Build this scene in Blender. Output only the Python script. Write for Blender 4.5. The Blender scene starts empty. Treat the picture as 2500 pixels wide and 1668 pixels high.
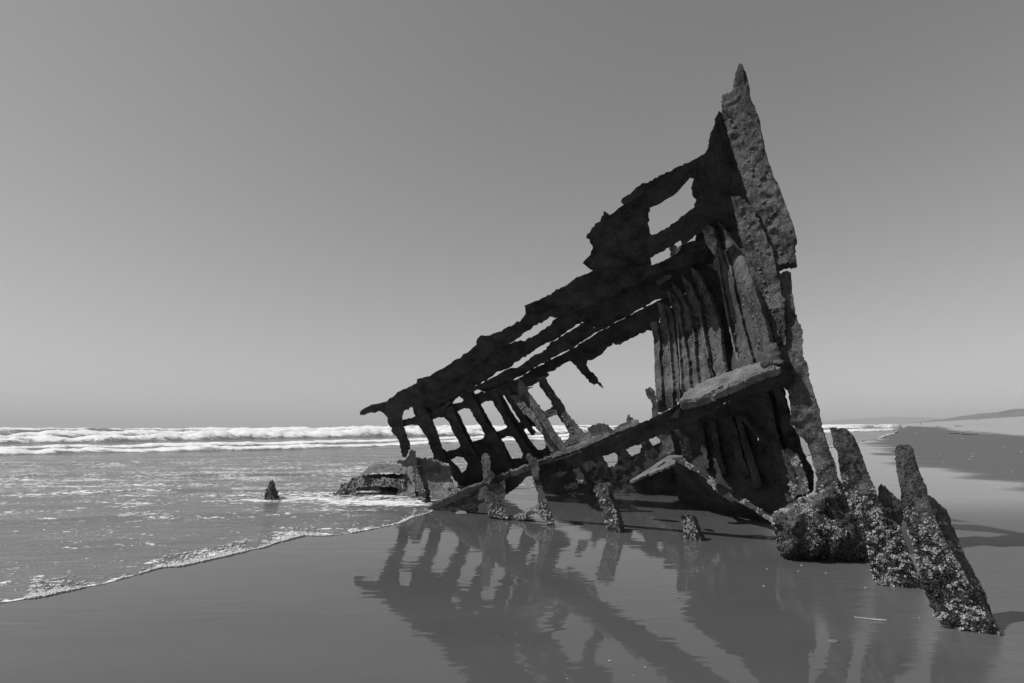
import bpy, bmesh, math, random
import numpy as np
from mathutils import Vector, Matrix
from mathutils.geometry import delaunay_2d_cdt

random.seed(7)
rng = np.random.default_rng(7)
S = bpy.context.scene
COL = S.collection
R = math.radians

# ------------------------------------------------------------------ camera
CAM_H = 1.6
F_MM = 20.0
PITCH = R(8.42)
ROLL = R(0.217)
FP = F_MM / 36.0 * 2500.0
_F = np.array([0, math.cos(PITCH), math.sin(PITCH)])
_R0 = np.array([1.0, 0, 0])
_U0 = np.array([0, -math.sin(PITCH), math.cos(PITCH)])
_R = _R0 * math.cos(ROLL) - _U0 * math.sin(ROLL)
_U = _U0 * math.cos(ROLL) + _R0 * math.sin(ROLL)
CAMP = np.array([0, 0, CAM_H])
cd = bpy.data.cameras.new('camera')
cd.lens = F_MM
cd.sensor_width = 36
cd.clip_start = 0.05
cd.clip_end = 60000
cam = bpy.data.objects.new('camera', cd)
COL.objects.link(cam)
cam.matrix_world = Matrix(((_R[0], _U[0], -_F[0], 0), (_R[1], _U[1], -_F[1], 0), (_R[2], _U[2], -_F[2], CAM_H), (0, 0, 0, 1)))
S.camera = cam

# ------------------------------------------------------------------ light
SUN_EL = R(54)
SUN_AZ = R(260)          # clockwise from +Y: from the left
SUN_DIR = np.array([math.sin(SUN_AZ) * math.cos(SUN_EL), math.cos(SUN_AZ) * math.cos(SUN_EL), math.sin(SUN_EL)])
w = bpy.data.worlds.new('World')
S.world = w
w.use_nodes = True
nt = w.node_tree
nt.nodes.clear()
sky = nt.nodes.new('ShaderNodeTexSky')
sky.sky_type = 'NISHITA'
sky.sun_disc = False
sky.sun_elevation = SUN_EL
sky.sun_rotation = SUN_AZ
sky.air_density = 1.5
sky.dust_density = 0.2
sky.ozone_density = 1.0
dot = nt.nodes.new('ShaderNodeVectorMath')
dot.operation = 'DOT_PRODUCT'
dot.inputs[1].default_value = (0.20, 0.29, 0.23)     # black and white film with an orange filter
bg = nt.nodes.new('ShaderNodeBackground')
bg.inputs['Strength'].default_value = 0.11
wo = nt.nodes.new('ShaderNodeOutputWorld')
nt.links.new(sky.outputs[0], dot.inputs[0])
nt.links.new(dot.outputs['Value'], bg.inputs['Color'])
nt.links.new(bg.outputs[0], wo.inputs[0])
sl = bpy.data.lights.new('sun', 'SUN')
sl.energy = 3.6
sl.angle = R(0.5)
so = bpy.data.objects.new('sun', sl)
COL.objects.link(so)
so.rotation_euler = Vector(SUN_DIR).to_track_quat('Z', 'Y').to_euler()
so.location = (-20, -5, 30)
vs = S.view_settings
vs.view_transform = 'Standard'
vs.look = 'None'
vs.gamma = 1
vs.exposure = 0
vs.use_curve_mapping = False

# ------------------------------------------------------------------ helpers
def C(x0, y0, s):
    return lambda pts: [(x0 + a / s, y0 + b / s) for a, b in pts]
C1 = C(1400, 120, 2.6133)
C2 = C(1500, 600, 2.6133)
C3 = C(850, 700, 2.6133)
C4 = C(1250, 600, 3.92)
C5 = C(1200, 900, 3.485)
C6 = C(1800, 1000, 2.6129)
C7 = C(0, 1000, 2.6111)
C8 = C(1950, 950, 4.2727)
C10 = C(1540, 480, 3.2667)
C11 = C(1620, 900, 3.2667)
C12 = C(740, 1080, 5.595)

def rays(xy):
    xy = np.asarray(xy, float).reshape(-1, 2)
    a = (xy[:, 0] - 1250) / FP
    b = (834 - xy[:, 1]) / FP
    return _F[None] + a[:, None] * _R[None] + b[:, None] * _U[None]

def unproj(xy, d):
    r = rays(xy)
    return CAMP[None] + r * (np.asarray(d, float).reshape(-1) / r[:, 1])[:, None]

def gdist(x, y, z=0.0):                 # world y at which a pixel meets the level z
    r = rays([(x, y)])[0]
    return (z - CAM_H) / r[2] * r[1]

def gpt(x, y, z=0.0):
    r = rays([(x, y)])[0]
    return CAMP + r * ((z - CAM_H) / r[2])

def _h(ix, iy, iz, seed):
    n = (ix * 374761393 + iy * 668265263 + iz * 1274126177 + seed * 974711) & 0xffffffff
    n = ((n ^ (n >> 13)) * 1274126177) & 0xffffffff
    n = ((n ^ (n >> 16)) * 2246822519) & 0xffffffff
    return ((n ^ (n >> 15)) & 0xffffff) / float(0xffffff)

def vnoise(p, seed=0):
    p = np.asarray(p, float)
    if p.shape[1] == 2:
        p = np.c_[p, np.zeros(len(p))]
    i = np.floor(p).astype(np.int64)
    f = p - i
    f = f * f * (3 - 2 * f)
    o = 0
    for dx in (0, 1):
        wx = f[:, 0] if dx else 1 - f[:, 0]
        for dy in (0, 1):
            wy = f[:, 1] if dy else 1 - f[:, 1]
            for dz in (0, 1):
                wz = f[:, 2] if dz else 1 - f[:, 2]
                o = o + wx * wy * wz * _h(i[:, 0] + dx, i[:, 1] + dy, i[:, 2] + dz, seed)
    return o * 2 - 1

def fbm(p, octs=3, seed=0):
    p = np.asarray(p, float)
    o, a, t = 0, 1.0, 0
    for k in range(octs):
        o = o + a * vnoise(p * 2.03 ** k, seed + k * 17)
        t += a
        a *= .5
    return o / t

def sstep(a, b, x):
    t = np.clip((np.asarray(x, float) - a) / (b - a), 0, 1)
    return t * t * (3 - 2 * t)

def pip(poly, pts):
    x, y = pts[:, 0], pts[:, 1]
    c = np.zeros(len(pts), bool)
    n = len(poly)
    for k in range(n):
        x1, y1 = poly[k]
        x2, y2 = poly[(k + 1) % n]
        if y1 == y2:
            continue
        m = ((y1 > y) != (y2 > y)) & (x < (x2 - x1) * (y - y1) / (y2 - y1) + x1)
        c ^= m
    return c

def densify(poly, step, jit):
    out = []
    n = len(poly)
    for k in range(n):
        a = np.array(poly[k], float)
        b = np.array(poly[(k + 1) % n], float)
        L = np.hypot(*(b - a))
        m = max(1, int(round(L / step)))
        nv = np.array([-(b - a)[1], (b - a)[0]]) / max(L, 1e-6)
        for q in range(m):
            p = a + (b - a) * q / m
            if q:
                p = p + nv * rng.normal(0, jit)
            out.append((p[0], p[1]))
    return out

def edge_dist(P, poly):
    best = np.full(len(P), 1e9)
    n = len(poly)
    for k in range(n):
        a = np.array(poly[k])
        b = np.array(poly[(k + 1) % n])
        ab = b - a
        L2 = max(ab @ ab, 1e-9)
        t = np.clip(((P - a) @ ab) / L2, 0, 1)
        d = np.hypot(*(P - a - t[:, None] * ab).T)
        best = np.minimum(best, d)
    return best

def link(name, me, mat, parent=None):
    o = bpy.data.objects.new(name, me)
    COL.objects.link(o)
    if mat is not None and not me.materials:
        me.materials.append(mat)
    if parent is not None:
        o.parent = parent
        o.matrix_parent_inverse = parent.matrix_world.inverted()
    return o

def tag(o, label=None, cat=None, group=None, kind=None):
    if label:
        o['label'] = label
    if cat:
        o['category'] = cat
    if group:
        o['group'] = group
    if kind:
        o['kind'] = kind
    return o

def empty(name, loc):
    o = bpy.data.objects.new(name, None)
    o.location = loc
    o.empty_display_size = .2
    COL.objects.link(o)
    bpy.context.view_layer.update()
    return o

FACES = {}          # object name -> (front triangles as an array) for barnacles and rivets

def slab(name, outline, dfun, th, mat, parent=None, holes=(), step=6.5, bulge=0.0, amp=.018, ascale=.13, jit=1.3,
         ext=None, turn=0.0, smooth=True):
    """A solid plate, rib or lump: its outline stands on the surface dfun (distance along world y), with real thickness th."""
    ol = densify(outline, step, jit)
    hs = [densify(h, step, jit) for h in holes]
    V = [Vector(p) for p in ol]
    E = [(k, (k + 1) % len(ol)) for k in range(len(ol))]
    for h in hs:
        b = len(V)
        V += [Vector(p) for p in h]
        E += [(b + k, b + (k + 1) % len(h)) for k in range(len(h))]
    A = np.array(ol)
    x0, y0 = A.min(0)
    x1, y1 = A.max(0)
    g = []
    yy = y0
    row = 0
    while yy < y1:
        xs = np.arange(x0 + (row % 2) * step * .5, x1, step)
        g += [(x, yy) for x in xs]
        yy += step * .866
        row += 1
    g = np.array(g).reshape(-1, 2)
    if len(g):
        g = g + rng.normal(0, step * .16, g.shape)
        m = pip(ol, g)
        for h in hs:
            m &= ~pip(h, g)
        g = g[m]
        if len(g):
            d = edge_dist(g, ol)
            for h in hs:
                d = np.minimum(d, edge_dist(g, h))
            g = g[d > step * .45]
        V += [Vector(p) for p in g]
    r = delaunay_2d_cdt(V, E, [], 0, 1e-4)
    P = np.array([(v[0], v[1]) for v in r[0]])
    T = np.array([f for f in r[2] if len(f) == 3])
    cen = P[T].mean(1)
    m = pip(ol, cen)
    for h in hs:
        m &= ~pip(h, cen)
    T = T[m]
    used = np.unique(T)
    mp = -np.ones(len(P), int)
    mp[used] = np.arange(len(used))
    P = P[used]
    T = mp[T]
    d = np.array([dfun(x, y) for x, y in P], float)
    if turn:
        # face turned towards the left: the right edge of each row stands nearer
        q = np.polyfit(P[:, 1], P[:, 0], 1) if (P[:, 1].max() - P[:, 1].min()) > 1.2 * (P[:, 0].max() - P[:, 0].min()) else (0, P[:, 0].mean())
        d = d - turn * (P[:, 0] - (q[0] * P[:, 1] + q[1])) * d / FP
    ed = edge_dist(P, ol)
    for h in hs:
        ed = np.minimum(ed, edge_dist(P, h))
    inner = np.clip(ed / (step * 1.2), 0, 1)
    if bulge:
        mx = max(ed.max(), 1)
        d = d - bulge * np.sqrt(np.clip(1 - (1 - np.clip(ed / (mx * .8), 0, 1)) ** 2, 0, 1))
    W = unproj(P, d)
    # consistent winding: front faces look at the camera
    a, b, c = W[T[:, 0]], W[T[:, 1]], W[T[:, 2]]
    nrm = np.cross(b - a, c - a)
    flip = (nrm * (CAMP[None] - a)).sum(1) < 0
    T[flip] = T[flip][:, ::-1]
    cw = W.mean(0)
    e = (cw - CAMP) if ext is None else np.array(ext, float)
    e = e / np.linalg.norm(e)
    B = W + e[None] * th
    n1 = np.stack([fbm(W / ascale, 3, 1), fbm(W / ascale, 3, 51), fbm(W / ascale, 3, 91)], 1)
    n1 = n1 * 1.5
    big = np.stack([fbm(W / (ascale * 4), 2, 5), fbm(W / (ascale * 4), 2, 55), fbm(W / (ascale * 4), 2, 95)], 1)
    W = W + n1 * amp * (.35 + .65 * inner)[:, None] + big * amp * .9
    B = B + big * amp * .9
    n = len(W)
    tri = [tuple(t) for t in T] + [(t[2] + n, t[1] + n, t[0] + n) for t in T]
    cnt = {}
    for t in T:
        for q in range(3):
            u, v = int(t[q]), int(t[(q + 1) % 3])
            cnt[(u, v)] = 1
    bd = [(u, v) for (u, v) in cnt if (v, u) not in cnt]
    faces = [tuple(int(i) for i in t) for t in tri] + [(v, u, u + n, v + n) for (u, v) in bd]
    me = bpy.data.meshes.new(name)
    me.from_pydata([tuple(v) for v in np.r_[W, B]], [], faces)
    # metric uv along the long axis
    Wc = W - W.mean(0)
    _, _, vt = np.linalg.svd(Wc, full_matrices=False)
    uvw = np.c_[Wc @ vt[0], Wc @ vt[1]]
    uvw = np.r_[uvw, uvw + np.array([0, th])]
    uv = me.uv_layers.new(name='grain')
    li = np.zeros(len(me.loops), np.int32)
    me.loops.foreach_get('vertex_index', li)
    uv.data.foreach_set('uv', uvw[li].astype(np.float32).ravel())
    me.polygons.foreach_set('use_smooth', [smooth] * len(me.polygons))
    es = {tuple(sorted((u, v))) for u, v in bd} | {tuple(sorted((u + n, v + n))) for u, v in bd}
    at = me.attributes.new('sharp_edge', 'BOOLEAN', 'EDGE')
    ev = np.zeros(len(me.edges) * 2, np.int32)
    me.edges.foreach_get('vertices', ev)
    at.data.foreach_set('value', [tuple(sorted(x)) in es for x in ev.reshape(-1, 2).tolist()])
    me.validate()
    o = link(name, me, mat, parent)
    FACES[o.name] = (W, T)
    return o

def strip(pts, wd):
    """outline of a bar given by a centre line and widths (both in traced units)"""
    L, Rr = [], []
    for k, (x, y) in enumerate(pts):
        a = np.array(pts[max(k - 1, 0)], float)
        b = np.array(pts[min(k + 1, len(pts) - 1)], float)
        t = (b - a) / np.hypot(*(b - a))
        nv = np.array([-t[1], t[0]])
        ww = wd[k] if hasattr(wd, '__len__') else wd
        L.append((x + nv[0] * ww / 2, y + nv[1] * ww / 2))
        Rr.append((x - nv[0] * ww / 2, y - nv[1] * ww / 2))
    return L + Rr[::-1]

# ------------------------------------------------------------------ materials (black and white photograph: neutral greys)
def newmat(name):
    m = bpy.data.materials.new(name)
    m.use_nodes = True
    t = m.node_tree
    t.nodes.clear()
    out = t.nodes.new('ShaderNodeOutputMaterial')
    p = t.nodes.new('ShaderNodeBsdfPrincipled')
    t.links.new(p.outputs[0], out.inputs[0])
    return m, t, p

def N(t, typ, **kw):
    n = t.nodes.new(typ)
    for k, v in kw.items():
        if k in n.inputs:
            n.inputs[k].default_value = v
        else:
            setattr(n, k, v)
    return n

def ramp(t, src, stops):
    r = t.nodes.new('ShaderNodeValToRGB')
    e = r.color_ramp.elements
    while len(e) > 1:
        e.remove(e[-1])
    e[0].position = stops[0][0]
    e[0].color = (stops[0][1],) * 3 + (1,)
    for p, v in stops[1:]:
        x = e.new(p)
        x.color = (v,) * 3 + (1,)
    t.links.new(src, r.inputs[0])
    return r.outputs[0]

def math2(t, op, a, b=None, clamp=False):
    n = t.nodes.new('ShaderNodeMath')
    n.operation = op
    n.use_clamp = clamp
    for i, v in enumerate((a, b)):
        if v is None:
            continue
        if isinstance(v, (int, float)):
            n.inputs[i].default_value = v
        else:
            t.links.new(v, n.inputs[i])
    return n.outputs[0]

def mapped(t, src, scale, loc=(0, 0, 0)):
    m = t.nodes.new('ShaderNodeMapping')
    m.inputs['Scale'].default_value = scale
    m.inputs['Location'].default_value = loc
    t.links.new(src, m.inputs[0])
    return m.outputs[0]

def noise(t, vec, scale, detail=4, rough=.55, dist=0):
    n = N(t, 'ShaderNodeTexNoise', Scale=scale, Detail=detail, Roughness=rough, Distortion=dist)
    t.links.new(vec, n.inputs['Vector'])
    return n.outputs['Fac']

def rust(name, lo, hi, grain, bump, pale=0.0):
    m, t, p = newmat(name)
    geo = N(t, 'ShaderNodeNewGeometry')
    uv = N(t, 'ShaderNodeUVMap', uv_map='grain')
    pos = geo.outputs['Position']
    n1 = noise(t, pos, 3.2, 6, .62)
    n2 = noise(t, pos, 28, 4, .6)
    gsc = mapped(t, uv.outputs[0], (2.2, 26, 1) if grain else (3.5, 15, 1))
    n3 = noise(t, gsc, 1.6, 6, .65, .6)
    v = N(t, 'ShaderNodeTexVoronoi', Scale=34.0)
    t.links.new(pos, v.inputs['Vector'])
    pits = ramp(t, v.outputs['Distance'], [(0.0, 0), (.32, 1)])
    a = math2(t, 'ADD', math2(t, 'MULTIPLY', n1, .5), math2(t, 'MULTIPLY', n2, .2))
    a = math2(t, 'ADD', a, math2(t, 'MULTIPLY', n3, .3))
    col = ramp(t, a, [(.40, lo), (.5, (lo + hi) / 2), (.62, hi)])
    if pale:
        fl = ramp(t, noise(t, pos, 11, 5, .7), [(.66, 0), (.72, 1)])
        mx = N(t, 'ShaderNodeMix', data_type='FLOAT')
        t.links.new(math2(t, 'MULTIPLY', fl, .7), mx.inputs[0])
        t.links.new(col, mx.inputs[2])
        mx.inputs[3].default_value = pale
        col = mx.outputs[0]
    t.links.new(col, p.inputs['Base Color'])
    p.inputs['Roughness'].default_value = .82
    p.inputs['Specular IOR Level'].default_value = .25
    hgt = math2(t, 'ADD', math2(t, 'MULTIPLY', n3, .7 if grain else .35), math2(t, 'MULTIPLY', n2, .35))
    hgt = math2(t, 'ADD', hgt, math2(t, 'MULTIPLY', pits, .12 if grain else .3))
    hgt = math2(t, 'ADD', hgt, math2(t, 'MULTIPLY', noise(t, pos, 9, 5, .6), .5))
    rg = N(t, 'ShaderNodeTexNoise', Scale=1.3 if grain else 1.0, Detail=5.0, Roughness=.55)
    rg.noise_type = 'RIDGED_MULTIFRACTAL'
    t.links.new(mapped(t, uv.outputs[0], (1.6, 13, 1) if grain else (5, 8, 1), (3.1, 1.7, 0)), rg.inputs['Vector'])
    hgt = math2(t, 'ADD', hgt, math2(t, 'MULTIPLY', rg.outputs['Fac'], .28))
    b = N(t, 'ShaderNodeBump', Strength=1.0, Distance=bump)
    t.links.new(hgt, b.inputs['Height'])
    t.links.new(b.outputs[0], p.inputs['Normal'])
    return m

RUST = rust('pitted_rusty_iron', .018, .18, False, .085)
FLAKE = rust('flaking_rusty_iron', .018, .105, True, .07, .18)
PLATE = rust('weathered_plate', .08, .24, False, .06)
def simple(name, c, rough=.7):
    m, t, p = newmat(name)
    geo = N(t, 'ShaderNodeNewGeometry')
    n = noise(t, geo.outputs['Position'], 40, 4)
    t.links.new(ramp(t, n, [(.3, c * .7), (.7, c * 1.25)]), p.inputs['Base Color'])
    p.inputs['Roughness'].default_value = rough
    return m
m, t, p = newmat('barnacle_shell')
SHELL = m
geo = N(t, 'ShaderNodeNewGeometry')
n_ = noise(t, geo.outputs['Position'], 70, 3, .6)
t.links.new(ramp(t, n_, [(.36, .07), (.5, .30), (.64, .66)]), p.inputs['Base Color'])
p.inputs['Roughness'].default_value = .6
MUSSEL = simple('mussel_shell', .035, .4)
RIVM = simple('rivet_iron', .11, .75)

# ------------------------------------------------------------------ shoreline and terrain
SHORE_PX = C7([(0, 1245), (120, 1225), (250, 1190), (400, 1155), (500, 1135), (660, 1110), (720, 1095), (800, 1075), (950, 1035),
               (1060, 1010), (1180, 990), (1300, 965), (1420, 940), (1560, 905), (1680, 880), (1800, 845), (1900, 822), (1950, 808),
               (2100, 805), (2230, 790), (2350, 768)]) + [(976, 1278), (1010, 1263), (1051, 1250), (1090, 1226), (1160, 1207), (1300, 1192), (1450, 1183),
               (1600, 1172), (1750, 1160), (1900, 1140), (1969, 1116), (2030, 1095), (2097, 1080), (2150, 1070), (2180, 1060), (2196, 1051), (2203, 1046)]
sp = np.array([gpt(*q) for q in SHORE_PX])
S_AZ = np.degrees(np.arctan2(sp[:, 0], sp[:, 1]))
S_R = np.hypot(sp[:, 0], sp[:, 1])
o_ = np.argsort(S_AZ)
S_AZ, S_R = S_AZ[o_], S_R[o_]
S_AZ = np.r_[-100, -70, -55, S_AZ, S_AZ[-1] + .15]
S_R = np.r_[4.2, 4.3, 4.6, S_R, 9000]
def shore_r(az):
    az = np.asarray(az, float)
    r = np.interp(az, S_AZ, S_R, left=4.2, right=1e6)
    n = fbm(np.c_[az.ravel() / 3.1, az.ravel() * 0], 3, 12).reshape(az.shape)
    n2 = fbm(np.c_[az.ravel() / .9, az.ravel() * 0], 2, 14).reshape(az.shape)
    return r * (1 + np.where(az < 20, .016 * n, np.where(az > 27, .10 * n2, 0)))

CA, CP = np.array([.556, .831]), np.array([.831, -.556])     # along and across the coast
def terrain(x, y):
    x, y = np.asarray(x, float), np.asarray(y, float)
    r = np.hypot(x, y)
    az = np.degrees(np.arctan2(x, y))
    u = x * CA[0] + y * CA[1]
    v = x * CP[0] + y * CP[1]
    z = np.zeros_like(r)
    s = r - shore_r(az)
    inf = (np.abs(az) < 100)
    z = z - np.where(inf & (s > .4), np.minimum(.02 * (s - .4), 2.5), 0)
    vv = np.maximum(v, 0)
    z = z + np.where(u > 0, .6 * sstep(9, 18, v) + 4.2 * sstep(16, 62, v), .4 * sstep(14, 60, v)) * sstep(20, 110, u + 0 * v)
    z = z + .9 * sstep(90, 300, u) * sstep(-9, 3, v)
    bump = fbm(np.c_[x / 5, y / 5], 3, 3) * .12 * sstep(12, 20, v) * sstep(20, 80, r)
    return z + bump

def polar(name, az0, az1, daz, rs_fun, zfun, mat, attrs=None, closed=False):
    az = np.arange(az0, az1 + 1e-6, daz)
    if closed:
        az = az[:-1]
    rs = rs_fun(az)                              # (n_r, n_az)
    nr, na = rs.shape
    X = rs * np.sin(np.radians(az))[None]
    Y = rs * np.cos(np.radians(az))[None]
    Z = zfun(X.ravel(), Y.ravel())
    V = np.c_[X.ravel(), Y.ravel(), Z]
    idx = np.arange(nr * na).reshape(nr, na)
    if closed:
        idx = np.c_[idx, idx[:, 0]]
    q = np.stack([idx[:-1, :-1], idx[1:, :-1], idx[1:, 1:], idx[:-1, 1:]], -1).reshape(-1, 4)
    q = q[:, ::-1]                                # face up
    me = bpy.data.meshes.new(name)
    me.vertices.add(len(V))
    me.vertices.foreach_set('co', V.astype(np.float32).ravel())
    me.loops.add(q.size)
    me.loops.foreach_set('vertex_index', q.astype(np.int32).ravel())
    me.polygons.add(len(q))
    me.polygons.foreach_set('loop_start', np.arange(0, q.size, 4, dtype=np.int32))
    me.polygons.foreach_set('use_smooth', np.ones(len(q), bool))
    me.update(calc_edges=True)
    if attrs:
        for k, fn in attrs.items():
            a = me.attributes.new(k, 'FLOAT', 'POINT')
            a.data.foreach_set('value', fn(V[:, 0], V[:, 1]).astype(np.float32))
    me.validate()
    return link(name, me, mat)

def wetness(x, y):
    r = np.hypot(x, y)
    u = x * CA[0] + y * CA[1]
    v = x * CP[0] + y * CP[1]
    n = fbm(np.c_[x / 7, y / 1.6], 3, 21)
    lim = np.interp(u, [0, 10, 18, 27, 55, 100, 400], [9, 4.5, 2.9, 1.0, -1.2, -2.5, -3.0])
    wt = 1 - sstep(lim - .9, lim + .9, v + n * np.clip(u / 14, .3, 2.2))
    return wt * (1 - .66 * sstep(2.2, 5.0, x + n * .8) * (1 - sstep(8, 14, y)))

def dryness(x, y):
    u = x * CA[0] + y * CA[1]
    v = x * CP[0] + y * CP[1]
    lim = np.interp(u, [0, 60, 100, 200, 320, 500], [13.5, 13, 11.6, 10.6, 1.0, -2.0])
    n = fbm(np.c_[u / 26, v / 2.0], 3, 31)
    return sstep(-.8, 1.0, v - lim + n * 2.6) * sstep(12, 30, u)

# sand
m, t, p = newmat('beach_sand')
SAND = m
geo = N(t, 'ShaderNodeNewGeometry')
pos = geo.outputs['Position']
wet = N(t, 'ShaderNodeAttribute', attribute_name='wet').outputs['Fac']
dry = N(t, 'ShaderNodeAttribute', attribute_name='dry').outputs['Fac']
nb = noise(t, mapped(t, pos, (.35, .9, 1)), 1.0, 5, .55)
ng = noise(t, pos, 90, 2, .5)
nf = noise(t, mapped(t, pos, (1.1, 4.0, 1)), 1.3, 5, .6)
cw = ramp(t, math2(t, 'ADD', math2(t, 'MULTIPLY', nb, .75), math2(t, 'MULTIPLY', ng, .25)), [(.3, .082), (.7, .104)])
cm = ramp(t, math2(t, 'ADD', math2(t, 'MULTIPLY', nf, .6), math2(t, 'MULTIPLY', ng, .4)), [(.3, .105), (.7, .14)])
cdry = ramp(t, math2(t, 'ADD', math2(t, 'MULTIPLY', nb, .6), math2(t, 'MULTIPLY', ng, .4)), [(.3, .30), (.7, .40)])
def fmix(t, f, a, b):
    mx = N(t, 'ShaderNodeMix', data_type='FLOAT')
    for i, v in ((0, f), (2, a), (3, b)):
        if isinstance(v, (int, float)):
            mx.inputs[i].default_value = v
        else:
            t.links.new(v, mx.inputs[i])
    return mx.outputs[0]
colr = fmix(t, wet, cm, cw)
colr = fmix(t, dry, colr, cdry)
t.links.new(colr, p.inputs['Base Color'])
# film of water: mirror smooth where the sand is wet
t.links.new(fmix(t, wet, .62, ramp(t, nb, [(.3, .02), (.75, .06)])), p.inputs['Roughness'])
t.links.new(fmix(t, wet, .12, .50), p.inputs['Specular IOR Level'])
rip = noise(t, mapped(t, pos, (.9, 3.3, 1)), 1.0, 2, .5, .9)
rip2 = noise(t, mapped(t, pos, (5, 30, 1)), 1.0, 2, .5)
rm = ramp(t, noise(t, mapped(t, pos, (.25, .5, 1)), 1.0, 2, .5), [(.38, .12), (.66, 1)])
hw = math2(t, 'MULTIPLY', math2(t, 'ADD', math2(t, 'MULTIPLY', rip, 1.0), math2(t, 'MULTIPLY', rip2, .035)), rm)
bw = N(t, 'ShaderNodeBump', Strength=1.0)
bw.inputs['Distance'].default_value = .0055
t.links.new(hw, bw.inputs['Height'])
bd_ = N(t, 'ShaderNodeBump', Strength=1.0)
bd_.inputs['Distance'].default_value = .03
t.links.new(math2(t, 'MULTIPLY', noise(t, mapped(t, pos, (2, 5, 1)), 1.5, 6, .6), math2(t, 'SUBTRACT', 1.0, wet)), bd_.inputs['Height'])
t.links.new(bw.outputs[0], bd_.inputs['Normal'])
t.links.new(bd_.outputs[0], p.inputs['Normal'])

def sand_r(az):
    r = [0.02]
    while r[-1] < 9000:
        r.append(r[-1] + max(.12, r[-1] * .022))
    return np.repeat(np.array(r)[:, None], len(az), 1)
sand = polar('sand_beach', -180, 180, .5, sand_r, terrain, SAND, {'wet': wetness, 'dry': dryness}, closed=True)
tag(sand, 'wide flat sandy beach, wet and mirror smooth near the wreck', kind='structure')

# sea
CRESTS = [(57, .40, 1.0, 5, 5), (70, .34, 1.3, 6, 6), (100, .95, 2.0, 8, 8), (146, 1.25, 3, 11, 10), (205, 1.4, 4, 16, 14), (300, 1.55, 6, 22, 18), (450, 1.55, 9, 30, 22)]
def sea_shape(x, y):
    r = np.hypot(x, y)
    az = np.degrees(np.arctan2(x, y))
    s = r - shore_r(az)
    z = .004 + .008 * sstep(0, .6, s) + .016 * sstep(.3, 3, s)
    sw = sstep(.6, 8, s)
    z = z + sw * (.020 * fbm(np.c_[x / 2.6, y / .75], 3, 41) + .05 * sw * sstep(4, 20, s) * fbm(np.c_[x / 9, y / 2.2], 3, 43))
    # small bores running in
    for k, (y0, h) in enumerate(((8.2, .03), (10.4, .035), (14.5, .05), (19, .05), (25, .06))):
        yc = y0 + .9 * fbm(np.c_[x / 4.5, x * 0 + k * 7], 2, 61)
        dd = y - yc
        z = z + sstep(.3, 2, s) * h * np.exp(-(dd / np.where(dd < 0, .16, .8)) ** 2) * (.6 + .6 * fbm(np.c_[x / 2.5, x * 0 + k], 2, 63))
    foam = np.zeros_like(r)
    ys = y - .88 * x                             # crests run parallel to the shore, aslant to the view
    xa = x + .88 * y
    fade = sstep(0, 30, s)
    for k, (y0, h, wf, wb, wob) in enumerate(CRESTS):
        yc = y0 + wob * fbm(np.c_[xa / (y0 * .42), x * 0 + k * 13.7], 4, 71) + wf * .9 * fbm(np.c_[xa / (y0 * .05), x * 0 + k * 3.3], 3, 75)
        dd = ys - yc
        hv = h * (.75 + .55 * fbm(np.c_[xa / (y0 * .28), x * 0 + k * 5.1], 2, 73) + .35 * fbm(np.c_[xa / (y0 * .035), x * 0 + k * 2.1], 3, 74))
        br = fbm(np.c_[xa / (y0 * .55), x * 0 + k * 9.3], 2, 77)
        br = br + (.9 if k < 2 else .28)
        prof = np.exp(-(dd / np.where(dd < 0, wf, wb)) ** 2)
        z = z + fade * hv * prof * (1 + .5 * fbm(np.c_[x / (y0 * .012), y / (y0 * .012)], 3, 79))
        on = sstep(-.22, .05, br)
        foam = np.maximum(foam, on * np.where(dd < 0, prof ** .6, np.exp(-(dd / (wb * 1.6)) ** 2)))
        foam = np.maximum(foam, .75 * sstep(.35, .9, prof) * sstep(-.5, 0, br) * (dd > -wf * .2))
        # trailing foam behind a broken crest
        foam = np.maximum(foam, on * .55 * sstep(0, wb, dd) * np.exp(-dd / (wb * 2.2)) * (dd > 0))
    foam = foam * fade
    return z, foam
def sea_z(x, y):
    return sea_shape(x, y)[0]
def sea_foam(x, y):
    return sea_shape(x, y)[1]
def sea_fleck(x, y):
    r = np.hypot(x, y)
    az = np.degrees(np.arctan2(x, y))
    s = r - shore_r(az)
    f = np.interp(y, [4, 7, 10, 13, 18, 24, 30, 40, 80, 200, 420, 700], [.30, .36, .50, .70, .72, .60, .45, .3, .40, .5, .35, .05])
    f = f + .16 * fbm(np.c_[x / 7, y / 3.5], 2, 83)
    rim = np.where((az < -7.6) | (az > 27), 1.0, 0.0)
    f = f + .5 * rim * (1 - sstep(0.0, .45 + .55 * fbm(np.c_[az / 1.6, az * 0], 3, 8), s))         # frothy rim
    f = f - .35 * (1 - rim) * (1 - sstep(18, 26, r))
    for fx, fy, fr in ((-3.4, 12.9, 1.4), (-4.6, 12.7, 1.0), (-2.4, 12.0, .7), (-5.6, 13.3, .9)):   # froth round the fallen plate and the spike
        f = f + .42 * np.exp(-((x - fx) ** 2 + ((y - fy) * 1.8) ** 2) / fr ** 2)
    return np.clip(f, 0, 1)

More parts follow.
